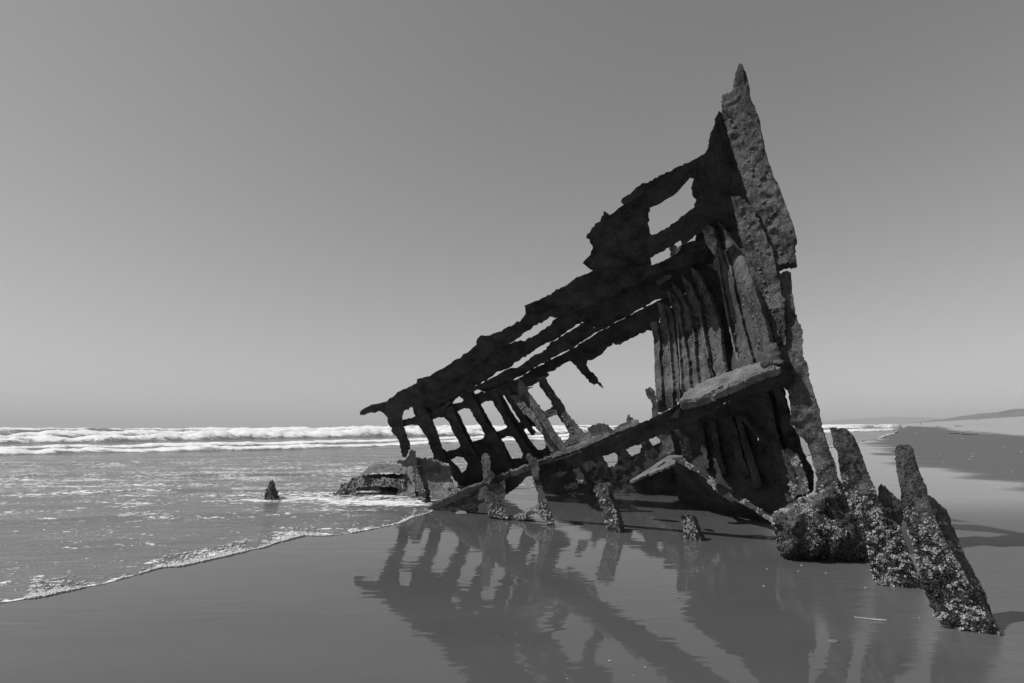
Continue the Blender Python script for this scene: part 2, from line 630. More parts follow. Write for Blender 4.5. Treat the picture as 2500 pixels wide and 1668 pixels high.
m, t, p = newmat('surf_water')
SEA = m
geo = N(t, 'ShaderNodeNewGeometry')
pos = geo.outputs['Position']
foam = N(t, 'ShaderNodeAttribute', attribute_name='foam').outputs['Fac']
fleck = N(t, 'ShaderNodeAttribute', attribute_name='fleck').outputs['Fac']
na = noise(t, mapped(t, pos, (3.6, 5.2, 1)), 1.0, 5, .6, 1.2)
nl = noise(t, mapped(t, pos, (.45, 1.1, 1)), 1.0, 4, .6, .5)
nz = math2(t, 'ADD', math2(t, 'ADD', math2(t, 'MULTIPLY', na, .40), math2(t, 'MULTIPLY', nl, .30)), math2(t, 'MULTIPLY', noise(t, mapped(t, pos, (8, 11, 1)), 1.0, 4, .6, 1.0), .30))
thr = math2(t, 'SUBTRACT', .610, math2(t, 'MULTIPLY', fleck, .16))
ff = math2(t, 'MULTIPLY', math2(t, 'SUBTRACT', nz, thr), 22.0, True)
nbk = noise(t, mapped(t, pos, (.55, 1.2, 1.6)), 1.0, 8, .72, .8)
fb = math2(t, 'MULTIPLY', math2(t, 'SUBTRACT', math2(t, 'ADD', foam, math2(t, 'MULTIPLY', nbk, 1.7)), 1.28), 3.0, True)
fac = math2(t, 'MAXIMUM', ff, fb, True)
base = ramp(t, nl, [(.3, .125), (.7, .16)])
shade = noise(t, pos, 5, 5, .7)
foamc = ramp(t, shade, [(.3, .66), (.65, .9)])
t.links.new(fmix(t, fac, base, foamc), p.inputs['Base Color'])
t.links.new(fmix(t, fac, .16, .85), p.inputs['Roughness'])
t.links.new(fmix(t, fac, .5, .1), p.inputs['Specular IOR Level'])
b1 = N(t, 'ShaderNodeBump', Strength=1.0)
b1.inputs['Distance'].default_value = .075
hh = math2(t, 'ADD', noise(t, mapped(t, pos, (1.3, 4.5, 1)), 1.0, 5, .6, .5), math2(t, 'MULTIPLY', fac, .35))
t.links.new(hh, b1.inputs['Height'])
t.links.new(b1.outputs[0], p.inputs['Normal'])

def sea_r(az):
    r0 = np.minimum(shore_r(az), 8000)
    n = 620
    tt = np.linspace(0, 1, n)[:, None]
    k = np.log(9000 / r0)[None]
    return r0[None] * np.exp(k * tt ** 1.08)
AZE = float(S_AZ[-2])
sea = polar('sea_water', -85, AZE, .2, sea_r, sea_z, SEA, {'foam': sea_foam, 'fleck': sea_fleck})
tag(sea, 'shallow surf with breaking white waves towards the horizon', kind='structure')

# foam lip along the edge of the wash
m, t, p = newmat('sea_foam')
FOAM = m
geo = N(t, 'ShaderNodeNewGeometry')
vo = N(t, 'ShaderNodeTexVoronoi', Scale=55.0)
t.links.new(geo.outputs['Position'], vo.inputs['Vector'])
t.links.new(ramp(t, vo.outputs['Distance'], [(0, .82), (.6, .5)]), p.inputs['Base Color'])
p.inputs['Roughness'].default_value = .5
bb = N(t, 'ShaderNodeBump', Strength=1.0)
bb.inputs['Distance'].default_value = .012
t.links.new(math2(t, 'SUBTRACT', 1.0, vo.outputs['Distance']), bb.inputs['Height'])
t.links.new(bb.outputs[0], p.inputs['Normal'])
V, Fc = [], []
ico = bmesh.new()
bmesh.ops.create_icosphere(ico, subdivisions=1, radius=1)
IV = np.array([v.co[:] for v in ico.verts])
IF = [tuple(v.index for v in f.verts) for f in ico.faces]
ico.free()
azs = np.sort(rng.uniform(-46, AZE - .6, 11000))
dens = fbm(np.c_[azs / 1.6, azs * 0], 3, 8)
wob = .05 * fbm(np.c_[azs / .7, azs * 0], 3, 5)
for a, dn, wb_ in zip(azs, dens, wob):
    r0 = float(shore_r(np.array([a]))[0])
    if r0 > 300 or -7.6 < a < 27 or rng.random() > .42 + 1.5 * dn:
        continue
    k_ = min(max(r0 / 7, .7), 4)
    wdt = max(.02, .06 + .10 * dn) * k_
    rad = r0 + wb_ * .6 + min(rng.exponential(wdt * (.45 if rng.random() < .75 else 2.2)), .6 * k_) - .01
    sz = rng.uniform(.005, .014) * k_ ** .6 * (1 + .8 * max(0, dn))
    c_ = np.array([rad * math.sin(R(a)), rad * math.cos(R(a)), .006 + .010 * min(1, max(0, rad - r0) / .5)])
    if a > 27:
        sz *= .05 * r0
    b0 = len(V)
    sc_ = np.array([sz * rng.uniform(.8, 2.6), sz * rng.uniform(.7, 1.3), sz * rng.uniform(.5, .9)])
    V += [tuple(c_ + q * sc_) for q in IV]
    Fc += [tuple(b0 + i for i in f) for f in IF]
me = bpy.data.meshes.new('foam_edge')
me.from_pydata(V, [], Fc)
me.polygons.foreach_set('use_smooth', [True] * len(me.polygons))
tag(link('foam_edge', me, FOAM), 'white bubbly foam along the edge of the wash', 'foam', kind='stuff')

# ------------------------------------------------------------------ dune hills and headland
m, t, p = newmat('dune_scrub')
SCRUB = m
geo = N(t, 'ShaderNodeNewGeometry')
n1 = noise(t, geo.outputs['Position'], .12, 6, .7)
t.links.new(ramp(t, n1, [(.3, .12), (.7, .21)]), p.inputs['Base Color'])
p.inputs['Roughness'].default_value = .9
def hill(name, mat, label, us, v0, v1, hfun, nv=26):
    V, Fc = [], []
    for i, u in enumerate(us):
        for j in range(nv):
            f = j / (nv - 1)
            v = v0(u) + (v1(u) - v0(u)) * f
            q = CA * u + CP * v
            V.append((q[0], q[1], hfun(u, v, f)))
    for i in range(len(us) - 1):
        for j in range(nv - 1):
            a = i * nv + j
            Fc.append((a, a + 1, a + nv + 1, a + nv))
    me = bpy.data.meshes.new(name)
    me.from_pydata(V, [], Fc)
    me.polygons.foreach_set('use_smooth', [True] * len(me.polygons))
    return tag(link(name, me, mat), label, kind='structure')
def dune_h(u, v, f):
    n = float(fbm(np.array([[u / 60, v / 40]]), 4, 15)[0])
    n2 = float(fbm(np.array([[u / 7, v / 7]]), 3, 16)[0])
    return 3.6 + 7.0 * float(sstep(0, .35, f)) + 7 * f * float(sstep(0, .6, f)) + 2.6 * n * min(1, f * 4) + .9 * n2 * min(1, f * 5 + .2) - 3.2 * (f < .01)
us = np.r_[np.arange(60, 400, 4), np.arange(400, 1500, 15), np.arange(1500, 5200, 70)]
hill('dune_hills', SCRUB, 'low scrub covered dune ridge behind the beach', us, lambda u: 52 + 5 * math.sin(u / 37) + 3 * math.sin(u / 11), lambda u: 150, dune_h)
def head_h(u, v, f):
    n = float(fbm(np.array([[u / 900, v / 500]]), 4, 25)[0])
    e = math.sin(math.pi * f)
    a = max(0.0, math.sin(math.pi * min(1, max(0, (u - 6000) / 2800))))
    return -3 + (70 + 40 * n) * e * a
hill('headland', SCRUB, 'faint headland far along the coast', np.arange(6000, 8801, 100), lambda u: -1000, lambda u: 1100, head_h, 40)

# ------------------------------------------------------------------ the wreck: depth surfaces measured from the photograph
def plane(A, B, Cc):
    M = np.array([[1, q[0], q[1]] for q in (A, B, Cc)])
    k = np.linalg.solve(M, [1 / q[2] for q in (A, B, Cc)])
    return lambda x, y, o=0.0: 1.0 / (k[0] + k[1] * x + k[2] * y) + o
dw = plane((883, 1011, 14.0), (1755, 320, 8.2), (1490, 1180, 14.5))           # far side, leaning over the beach
def off(fn, o):
    return lambda x, y: fn(x, y) + o
def dmid(x):
    return 1 / (.1040 + (x - 1600) * (.1215 - .1040) / 200)
def dlow(x):
    return 1 / (.0917 + (x - 1650) * (.1099 - .0917) / 250)
def df(x, y):                                                                  # forward ribs, upper part
    t_ = min(1, max(0, (y - 560) / 390))
    return dw(x, y) * (1 - t_) + dmid(x) * t_
def dl(x, y):                                                                  # forward hull below the beam
    t_ = min(1, max(0, (y - 900) / 190))
    return dmid(x) * (1 - t_) + dlow(x) * t_
def dstem(x, y):
    return 7.15 + (1300 - y) / 1100 * .5
def dbeam(x, y=0):
    return 1 / (.0877 + (x - 1048) * (.1389 - .0877) / 857)
def const(d):
    return lambda x, y: d
def lin(y0, d0, y1, d1):
    return lambda x, y: d0 + (d1 - d0) * (y - y0) / (y1 - y0)

wreck = empty('shipwreck', (3.9, 7.3, 0))
tag(wreck, 'rusted iron bow skeleton of a wrecked ship standing in wet sand', 'shipwreck')
W = wreck

# stem
stem_main = [(1055, 98), (1075, 106), (1082, 140), (1090, 180), (1100, 250), (1125, 320), (1150, 355), (1172, 420), (1172, 468), (1186, 480), (1200, 560),
    (1215, 650), (1250, 740), (1290, 830), (1320, 900), (1340, 970), (1365, 1030), (1385, 1090), (1405, 1160), (1408, 1208), (1393, 1235), (1402, 1290),
    (1416, 1340), (1408, 1362), (1330, 1365), (1300, 1382), (1312, 1410), (1335, 1430), (1330, 1480), (1325, 1560), (1330, 1700), (1320, 1860), (1290, 1900),
    (1270, 1700), (1255, 1560), (1230, 1440), (1205, 1330), (1180, 1200), (1150, 1080), (1120, 990), (1095, 880), (1065, 770), (1035, 690), (1000, 580),
    (968, 480), (945, 400), (938, 335), (945, 305), (985, 290), (1008, 282), (1022, 220), (1035, 150)]
stem = slab('stem_post', C1(stem_main), dstem, .30, RUST, W, turn=.55, step=4.6, ascale=.09, amp=.034, ext=(.5, .86, 0))
crest = slab('stem_tip_splinter', C1([(1055, 100), (1076, 106), (1090, 180), (1103, 260), (1128, 325), (1152, 360), (1172, 430), (1165, 500), (1120, 420), (1085, 400), (1060, 350), (1040, 310), (1008, 285), (1022, 220), (1035, 150)]),
    off(dstem, -.04), .14, FLAKE, W, turn=.7, amp=.03)
flange = slab('stem_flange', C10([(800, 0), (880, 0), (935, 60), (1000, 130), (1060, 260), (1115, 400), (1150, 540), (1185, 660), (1215, 800), (1230, 940), (1235, 1090),
    (1230, 1180), (1140, 1150), (1105, 1130), (1080, 1010), (1030, 860), (980, 680), (930, 520), (890, 360), (860, 240), (830, 140)]), off(dstem, .10), .22, RUST, W, turn=.75, step=4.6, ascale=.09, amp=.03)
slab('stem_plate', C10([(1165, 610), (1200, 625), (1220, 605), (1250, 598), (1278, 612), (1286, 700), (1290, 770), (1320, 910), (1345, 1010), (1370, 1060), (1374, 1240), (1392, 1420), (1330, 1430),
    (1225, 1360), (1170, 1200), (1190, 1000), (1185, 820)]), off(dstem, .06), .2, RUST, W, turn=.7, amp=.03)
slab('stem_web', C2([(1020, 560), (1110, 540), (1150, 640), (1180, 760), (1185, 870), (1160, 930), (1090, 920), (1040, 820)]), off(dstem, .34), .08, FLAKE, W, amp=.025)
low = slab('stem_foot', C11([(1030, -120), (1060, -130), (1110, -90), (1140, -30), (1145, 20), (1165, 90), (1200, 190), (1225, 290), (1250, 400), (1275, 500), (1300, 590), (1330, 690), (1360, 790),
    (1372, 850), (1380, 1000), (1340, 1120), (1190, 1080), (1190, 990), (1205, 900), (1190, 790), (1170, 690), (1145, 600), (1100, 545), (1060, 482), (1018, 440), (1022, 350), (1008, 260), (990, 190), (985, 90), (1000, 40), (1030, 0)]),
    off(dstem, -.02), .26, RUST, W, turn=.5, amp=.04, ext=(.5, .86, 0))

# bow plating behind the stem
def dbow(x, y):                       # hull plating that runs from behind the ribs up to the stem
    xr = np.interp(y, [480, 612, 742, 885], [1780, 1825, 1870, 1901])
    t_ = float(sstep(xr - 100, xr - 5, x)) * float(sstep(570, 720, y))
    return (df(x, y) + .2) * (1 - t_) + (dstem(x, y) + .42) * t_
slab('bow_plate', C10([(500, 60), (560, 40), (780, -40), (860, 200), (930, 430), (1000, 640), (1080, 860), (1140, 1050), (1180, 1320), (1000, 1430), (760, 1540), (480, 1620), (455, 1300), (428, 1130), (445, 950), (432, 800), (450, 640), (480, 520), (520, 300)]), dbow, .06, FLAKE, W, step=8)
slab('bow_plate', C1([(925, 395), (960, 430), (1000, 570), (1055, 730), (1105, 870), (1150, 1005), (1160, 1090), (1000, 1100), (880, 1080), (800, 1040), (775, 1000), (785, 960), (760, 940), (747, 885), (775, 822), (742, 800), (800, 690),
    (840, 660), (860, 620), (875, 530), (898, 505), (905, 430)]), off(dw, -.28), .10, FLAKE, W)

# forward ribs (lit inner flanges)
FR = [
    ('rib', [(560, 200), (650, 260), (715, 430), (780, 590), (820, 700), (850, 850), (890, 1000), (930, 1150), (975, 1330), (1000, 1450), (890, 1480), (860, 1370), (830, 1250), (790, 1100), (760, 950), (730, 800), (700, 640), (675, 500), (640, 430), (590, 370)]),
    ('rib', [(690, 200), (770, 300), (870, 450), (900, 480), (960, 640), (1010, 790), (1060, 950), (1100, 1100), (1110, 1180), (1090, 1330), (1000, 1400), (975, 1310), (930, 1150), (890, 1000), (850, 850), (820, 700), (780, 590), (720, 420)]),
    ('rib', [(470, 560), (540, 600), (610, 735), (650, 850), (690, 960), (715, 1080), (722, 1180), (752, 1400), (770, 1500), (720, 1500), (660, 1380), (620, 1290), (590, 1150), (560, 980), (540, 850), (520, 720)]),
    ('rib', [(400, 620), (470, 690), (530, 810), (555, 980), (585, 1150), (610, 1290), (640, 1500), (570, 1500), (540, 1340), (510, 1160), (490, 1000), (465, 850)]),
    ('rib', [(320, 680), (390, 740), (440, 850), (470, 890), (490, 1010), (510, 1180), (540, 1520), (480, 1520), (450, 1250), (420, 1060), (405, 900), (355, 790)]),
    ('rib', [(280, 740), (340, 780), (395, 880), (410, 1060), (430, 1150), (460, 1330), (480, 1600), (410, 1650), (395, 1540), (375, 1320), (355, 1100), (340, 950), (318, 850)]),
    ('rib', [(255, 860), (320, 900), (345, 1040), (362, 1200), (382, 1400), (400, 1640), (345, 1640), (320, 1400), (300, 1200), (286, 1030)]),
    ('rib', [(205, 830), (260, 880), (284, 980), (290, 1060), (302, 1200), (322, 1400), (342, 1680), (285, 1690), (258, 1350), (240, 1150), (228, 960)]),
    ('rib', [(150, 1000), (205, 1000), (220, 1090), (232, 1150), (235, 1215), (227, 1245), (240, 1370), (248, 1580), (270, 1720), (215, 1720), (200, 1568), (193, 1400), (188, 1250), (184, 1130), (165, 1070)])]
ribs = []
for k, (nm, ol) in enumerate(FR):
    ribs.append(slab(nm, C10(ol), off(dbow, -.26) if k < 2 else off(df, -.02 if k < 6 else 0), .12, RUST, W, turn=.95, amp=.013, step=5, jit=.7, ext=(.75, .66, 0)))
for ln, wd_ in (([(740, 430), (800, 600), (830, 760), (870, 950), (915, 1140), (960, 1320)], 13), ([(608, 745), (655, 870), (690, 985), (712, 1100), (722, 1230), (748, 1400)], 17),
                ([(535, 830), (560, 990), (588, 1150), (615, 1290)], 10), ([(474, 900), (492, 1020), (510, 1160)], 8), ([(368, 1020), (385, 1250), (402, 1540)], 8), ([(292, 1040), (310, 1230), (335, 1560)], 7),
                ([(880, 480), (940, 640), (990, 780), (1040, 940), (1085, 1100)], 11), ([(690, 480), (715, 640), (745, 830), (780, 1010), (830, 1240)], 10)):
    slab('flange', C10(strip(ln, wd_)), off(dbow, -.33) if ln[-1][0] > 820 else off(df, -.10), .08, PLATE, W, turn=1.1, amp=.006, step=4.5, jit=.6, ext=(.75, .66, 0))
# short rib seen through the upper port
slab('rib', C10([(315, 380), (345, 372), (365, 400), (372, 520), (320, 520)]), off(dw, .5), .10, RUST, W, turn=.9)

# long stringers of the far side
sA = C1([(905, 440), (900, 475), (875, 530), (860, 620), (840, 660), (740, 715), (660, 750), (560, 800), (470, 848), (440, 850), (380, 900), (305, 965), (303, 980), (318, 992), (280, 1020), (225, 1062), (215, 1050), (190, 1035), (188, 1060), (170, 1085), (165, 1100), (110, 1140), (85, 1180), (82, 1205), (105, 1215), (122, 1260), (110, 1310), (60, 1365), (120, 1412),
    (300, 1450), (420, 1420), (500, 1376), (490, 1335), (500, 1300), (495, 1185), (478, 1130), (475, 1060), (482, 1012), (570, 970), (630, 935), (680, 888), (715, 850), (745, 815), (775, 822), (860, 850), (900, 760)])
slab('bulwark_plate', sA, off(dw, -.10), .14, FLAKE, W, amp=.03)
slab('plank', C1([(440, 850), (380, 900), (305, 965), (303, 982), (320, 995), (400, 950), (455, 905), (460, 865)]), off(dw, -.22), .1, FLAKE, W, amp=.02)
sB = C1([(470, 1190), (495, 1187), (590, 1140), (640, 1110), (700, 1060), (765, 1010), (785, 960), (830, 930), (880, 950), (900, 1090), (800, 1180), (690, 1260), (686, 1235), (680, 1222), (620, 1260), (550, 1295), (490, 1332), (470, 1300)])
slab('stringer', sB, off(dw, -.24), .16, FLAKE, W)
# main shelf: from the left tip up to the bow
upper = C3([(75, 800), (100, 775), (165, 757), (240, 740), (260, 715), (300, 690), (330, 668), (400, 640), (430, 620), (440, 590), (520, 575), (570, 540), (640, 500), (700, 460), (770, 415), (820, 370), (825, 340), (850, 312), (890, 315), (960, 285), (1050, 240), (1100, 205), (1130, 172), (1128, 125)]) + \
    C4([(200, 545), (320, 490), (400, 440), (520, 370), (620, 300), (690, 270), (770, 235)]) + C1([(300, 1400), (480, 1378), (500, 1378), (560, 1355), (620, 1327), (660, 1300), (685, 1250), (760, 1230), (840, 1220), (850, 1300)])
L1 = [(1720, 640), (1660, 655), (1600, 668), (1500, 716), (1430, 752)]
holeA_top = C4([(420, 695), (385, 682), (300, 720), (150, 815), (20, 905)])
lowA = L1 + holeA_top + C3([(1000, 385), (900, 450), (800, 520), (690, 580), (560, 660), (440, 730), (330, 775), (240, 790), (215, 800), (150, 805), (75, 820)])
slab('stringer', upper + lowA, off(dw, -.16), .22, FLAKE, W, amp=.03)
# second stringer
up2 = C3([(400, 700), (560, 645), (690, 570), (800, 510), (900, 440), (1000, 375), (1060, 345), (1130, 352), (1200, 310), (1300, 235), (1326, 205), (1420, 150)]) + [(1430, 746), (1500, 710), (1600, 660), (1660, 648), (1720, 630), (1730, 690), (1660, 722)]
low2 = C4([(1500, 470), (1400, 507), (1250, 590), (1170, 632), (1050, 703), (970, 745), (820, 800), (705, 742), (680, 735), (600, 780), (500, 840), (430, 885), (360, 923)]) + \
    C3([(1250, 372), (1170, 422), (1100, 463), (1040, 510), (1012, 525), (960, 540), (890, 590), (800, 640), (700, 700), (600, 745), (500, 770), (420, 765)])
slab('stringer', up2 + low2, off(dw, -.05), .2, FLAKE, W, amp=.03)
# third stringer
up3 = C3([(560, 790), (700, 695), (800, 640), (890, 598), (960, 560), (1015, 527), (1080, 517), (1176, 447), (1240, 420), (1290, 362)]) + C4([(360, 930), (440, 892), (540, 828), (650, 768), (703, 742), (800, 790), (930, 760), (975, 745), (1050, 705)])
low3 = C4([(1080, 700), (975, 748), (930, 775), (860, 810), (720, 890), (600, 965), (550, 985), (470, 1020), (380, 1072), (280, 1130), (200, 1188), (160, 1203)]) + C3([(1060, 590), (980, 620), (900, 650), (830, 655), (700, 700), (640, 760), (600, 800)])
slab('stringer', up3 + low3, off(dw, -.13), .16, FLAKE, W, amp=.025)
# fourth, lowest stringer of the shelf
up4 = C3([(800, 690), (880, 665), (980, 630), (1080, 590)]) + C4([(165, 1205), (280, 1142), (360, 1092), (440, 1052), (552, 987), (600, 970), (720, 892), (860, 815), (930, 780), (980, 742), (1080, 690), (1170, 640), (1300, 580), (1452, 492), (1600, 440), (1640, 470)])
low4 = C4([(1560, 560), (1420, 640), (1410, 780), (1330, 812), (1290, 805), (1180, 865), (1060, 925), (985, 937), (965, 920), (945, 955), (860, 1030), (740, 1095), (640, 1110), (540, 1107), (430, 1165), (415, 1192), (332, 1220), (355, 1240), (310, 1267), (210, 1322), (125, 1360)]) + C3([(1180, 640), (1120, 660), (1000, 690), (900, 700), (810, 705)])
slab('stringer', up4 + low4, off(dw, -.02), .14, FLAKE, W, amp=.025)
slab('hanging_strut', C4([(540, 1080), (740, 1070), (720, 1110), (715, 1140), (730, 1165), (790, 1230), (825, 1285), (830, 1310), (860, 1330), (880, 1355), (865, 1368), (810, 1325), (785, 1338), (760, 1320), (690, 1240), (620, 1170)]), off(dw, .02), .10, FLAKE, W, amp=.02, step=5)
slab('plate_flap', C4([(975, 920), (1000, 905), (1060, 910), (1050, 935), (985, 942)]), off(dw, -.05), .08, RUST, W, step=4)
slab('plate_flap', C4([(1375, 350), (1400, 330), (1460, 295), (1530, 285), (1510, 310), (1440, 355), (1395, 372)]), off(dw, -.42), .05, RUST, W, step=4, ext=(0.2, 1, .6))

# left end: leg and lattice of ribs
slab('rib', C3([(200, 790), (300, 740), (420, 745), (405, 762), (350, 795), (345, 830), (350, 870), (370, 930), (395, 1000), (398, 1035), (365, 1090), (345, 1080), (330, 1010), (325, 980), (290, 940), (270, 890), (240, 825), (215, 802)]), off(dw, -.1), .16, FLAKE, W, amp=.03, step=5)
lat = C3([(345, 770), (520, 700), (900, 630), (1100, 590), (1130, 637), (1150, 670), (1190, 740), (1250, 800), (1270, 840), (1310, 910), (1355, 985), (1400, 1020), (1420, 1040), (1330, 1080), (1200, 1120), (1060, 1190), (960, 1240), (880, 1290), (760, 1330), (690, 1310), (700, 1260), (655, 1200), (640, 1130), (540, 1120), (545, 1095), (545, 1070), (525, 1020), (500, 960), (460, 900), (440, 880), (400, 882), (350, 895)])
O = [
    [(345, 850), (350, 800), (370, 775), (405, 762), (415, 790), (430, 825), (400, 840)],
    [(537, 850), (570, 832), (610, 832), (640, 860), (670, 930), (700, 980), (715, 1020), (690, 1040), (630, 1055), (600, 1030), (580, 960), (560, 900)],
    [(668, 748), (680, 720), (710, 698), (735, 725), (720, 740)],
    [(697, 795), (740, 775), (780, 785), (800, 830), (850, 900), (870, 945), (860, 965), (795, 990), (760, 920), (730, 860)],
    [(800, 663), (830, 653), (875, 670), (870, 687), (820, 705)],
    [(848, 748), (880, 728), (915, 725), (950, 780), (985, 830), (1000, 850), (1025, 890), (1000, 905), (945, 925), (900, 850)],
    [(978, 970), (1010, 955), (1050, 958), (1080, 1000), (1115, 1070), (1105, 1095), (1045, 1098), (1020, 1050)],
    [(1122, 910), (1160, 888), (1200, 895), (1240, 940), (1265, 990), (1262, 1030), (1240, 1045), (1215, 1045), (1190, 1020), (1150, 960)],
    [(986, 688), (996, 692), (1045, 770), (1100, 860), (1090, 866), (1045, 800)],
    [(655, 1108), (690, 1085), (735, 1090), (765, 1130), (755, 1160), (725, 1190), (700, 1150)]]
slab('web_frame', lat, off(dw, .05), .07, FLAKE, W, holes=[C3(h) for h in O], step=5, amp=.015, jit=.7)
LR = [
    ([(455, 740), (490, 850), (540, 960), (575, 1060), (585, 1130)], [50, 80, 72, 66, 90]),
    ([(640, 770), (668, 840), (715, 935), (760, 1020), (820, 1150), (850, 1240)], [60, 52, 52, 56, 90, 100]),
    ([(770, 690), (822, 790), (872, 890), (940, 990), (1000, 1110), (1030, 1180)], [40, 40, 44, 70, 60, 60]),
    ([(930, 670), (985, 790), (1040, 900), (1090, 975), (1150, 1060), (1200, 1110)], [44, 34, 46, 48, 44, 40]),
    ([(1010, 650), (1070, 760), (1130, 860), (1190, 940)], [30, 34, 34, 34])]
for pts, wd_ in LR:
    slab('rib', C3(strip(pts, wd_)), off(dw, -.06), .10, FLAKE, W, step=5, amp=.018)
dr7 = lin(930, 11.9, 1100, 11.0)
perf = slab('rib', C3([(1030, 700), (1070, 690), (1095, 700), (1190, 820), (1245, 905), (1240, 930), (1200, 890), (1180, 860), (1110, 800)]), off(dr7, .0), .06, RUST, W, turn=1.2, step=4.5)
r7 = slab('rib', C3([(1080, 590), (1115, 600), (1130, 637), (1200, 740), (1260, 830), (1330, 930), (1400, 1030), (1380, 1080), (1290, 1050), (1260, 1000), (1240, 940), (1190, 870), (1120, 760), (1085, 700)]), dr7, .10, RUST, W, turn=1.6, step=5)
r8 = slab('rib', C3([(1200, 590), (1255, 570), (1300, 650), (1330, 700), (1370, 750), (1400, 810), (1450, 870), (1500, 925), (1560, 950), (1560, 1000), (1400, 1050), (1370, 1000), (1412, 960), (1415, 935), (1400, 915), (1360, 858), (1330, 815), (1300, 785), (1303, 760), (1285, 720), (1230, 650)]), dr7, .10, RUST, W, turn=1.3, step=5)
slab('web_strap', C3([(1240, 805), (1270, 785), (1305, 770), (1335, 800), (1325, 822), (1290, 832), (1265, 845)]), off(dr7, .04), .06, RUST, W, turn=.6, step=4)
slab('gusset', C3([(1372, 1005), (1400, 985), (1470, 960), (1568, 905), (1580, 950), (1500, 1000), (1400, 1040), (1380, 1030)]), off(dr7, -.3), .06, RUST, W, turn=.5, step=4)

# base of the far side seen under the beam
slab('web_frame', C5([(400, 880), (700, 790), (930, 690), (1640, 450), (1650, 640), (1660, 900), (1660, 1060), (1300, 1075), (1000, 1085), (700, 1080), (420, 1070)]), const(13.9), .12, FLAKE, W,
    holes=[C5([(945, 745), (1050, 713), (1075, 740), (1075, 790), (1050, 835), (1010, 847)]), C5([(1145, 680), (1270, 633), (1282, 665), (1260, 710), (1190, 747)]), C5([(1340, 605), (1400, 576), (1425, 590), (1432, 635), (1370, 660)])], step=5, amp=.03)
for pts, wd_ in (([(830, 700), (920, 800), (1040, 950)], 70), ([(1050, 660), (1130, 760), (1180, 860)], 70), ([(1290, 600), (1350, 690), (1400, 760)], 70)):
    slab('rib', C5(strip(pts, wd_)), const(13.4), .1, FLAKE, W, step=5)
slab('rib', C5([(1405, 570), (1540, 560), (1570, 690), (1480, 740), (1420, 770), (1450, 680), (1440, 610)]), const(12.6), .12, RUST, W, turn=.6, step=5)
slab('rib', C5([(1505, 500), (1590, 480), (1600, 640), (1620, 740), (1560, 740), (1545, 640), (1525, 570)]), const(11.6), .12, FLAKE, W, step=5)
lrib = slab('rib', C5([(1590, 495), (1640, 500), (1690, 560), (1720, 700), (1725, 780), (1640, 770), (1615, 680), (1600, 580)]), const(11.3), .12, RUST, W, turn=.9, step=5)
slab('bent_plate', C5([(1140, 952), (1190, 900), (1240, 860), (1320, 815), (1400, 780), (1500, 745), (1580, 728), (1620, 740), (1665, 782), (1560, 810), (1480, 840), (1400, 872), (1300, 915), (1190, 957)]),
    lambda x, y: 14.6 + (x - 1527) * (11.2 - 14.6) / 150 + (1160 - y) * .035, .05, PLATE, W, step=5, amp=.012, ext=(0, .3, -1))

# forward hull below the beam
slab('hull_plate', C11([(60, 400), (200, 370), (480, 280), (760, 110), (930, 90), (972, 200), (985, 270), (1010, 345), (1015, 440), (1055, 490), (1085, 545), (1110, 655), (1155, 740), (1200, 815), (1200, 970),
    (1060, 1090), (900, 1180), (720, 1090), (600, 1030), (450, 950), (330, 830), (180, 750), (235, 720), (205, 560)]), off(dl, .14), .06, FLAKE, W, step=7,
    holes=[C11([(368, 428), (376, 425), (382, 455), (376, 460)]), C11([(748, 555), (758, 552), (761, 574), (752, 574)])])
LO = [
    ([(800, 190), (840, 330), (880, 520), (930, 700), (970, 880), (1010, 1060)], [60, 60, 64, 66, 66, 60]),
    ([(590, 375), (625, 520), (675, 680), (730, 850), (760, 950)], [44, 44, 60, 70, 70]),
    ([(510, 385), (560, 520), (600, 680), (650, 860)], [60, 60, 60, 64]),
    ([(390, 420), (410, 560), (440, 700), (480, 840)], [44, 44, 44, 44]),
    ([(290, 440), (310, 560), (328, 690), (345, 790)], [40, 40, 40, 40]),
    ([(900, 165), (950, 330), (1000, 520), (1060, 700), (1090, 800)], [60, 70, 76, 80, 60])]
for pts, wd_ in LO:
    slab('rib', C11(strip(pts, wd_)), off(dl, -.02), .12, FLAKE, W, step=6, amp=.02)
slab('diagonal_brace', C11(strip([(620, 380), (690, 460), (755, 545)], 30)), off(dl, -.08), .06, FLAKE, W, step=5)
brib = slab('rib', C11([(945, 650), (1010, 640), (1080, 680), (1110, 780), (1150, 880), (1168, 990), (1060, 1010), (1030, 1050), (990, 920), (970, 780)]), off(dl, -.22), .14, RUST, W, turn=.8, step=6)
slab('rib', C11([(1038, 465), (1060, 490), (1090, 560), (1112, 660), (1200, 815), (1195, 970), (1160, 970), (1140, 850), (1090, 700)]), off(dl, -.1), .12, FLAKE, W, step=5)
keel = slab('bilge_stringer', C11([(70, 720), (130, 700), (180, 740), (330, 815), (450, 915), (600, 1010), (800, 1140), (890, 1180), (890, 1230), (780, 1170), (620, 1075), (520, 1050), (440, 1010), (400, 950), (330, 860), (150, 765)]), lambda x, y: dlow(x) - .25, .2, FLAKE, W, amp=.035)
def dbot(x, y):
    yt = 1135 + (x - 1650) * .48
    return dlow(x) + .1 + max(0, y - yt) * .014
slab('hull_plate', C11([(92, 760), (180, 750), (420, 930), (640, 1060), (800, 1170), (900, 1230), (900, 1380), (760, 1290), (600, 1200), (440, 1140), (300, 1110), (120, 1090), (100, 850)]), dbot, .15, FLAKE, W, step=7, ext=(.3, .6, .7))

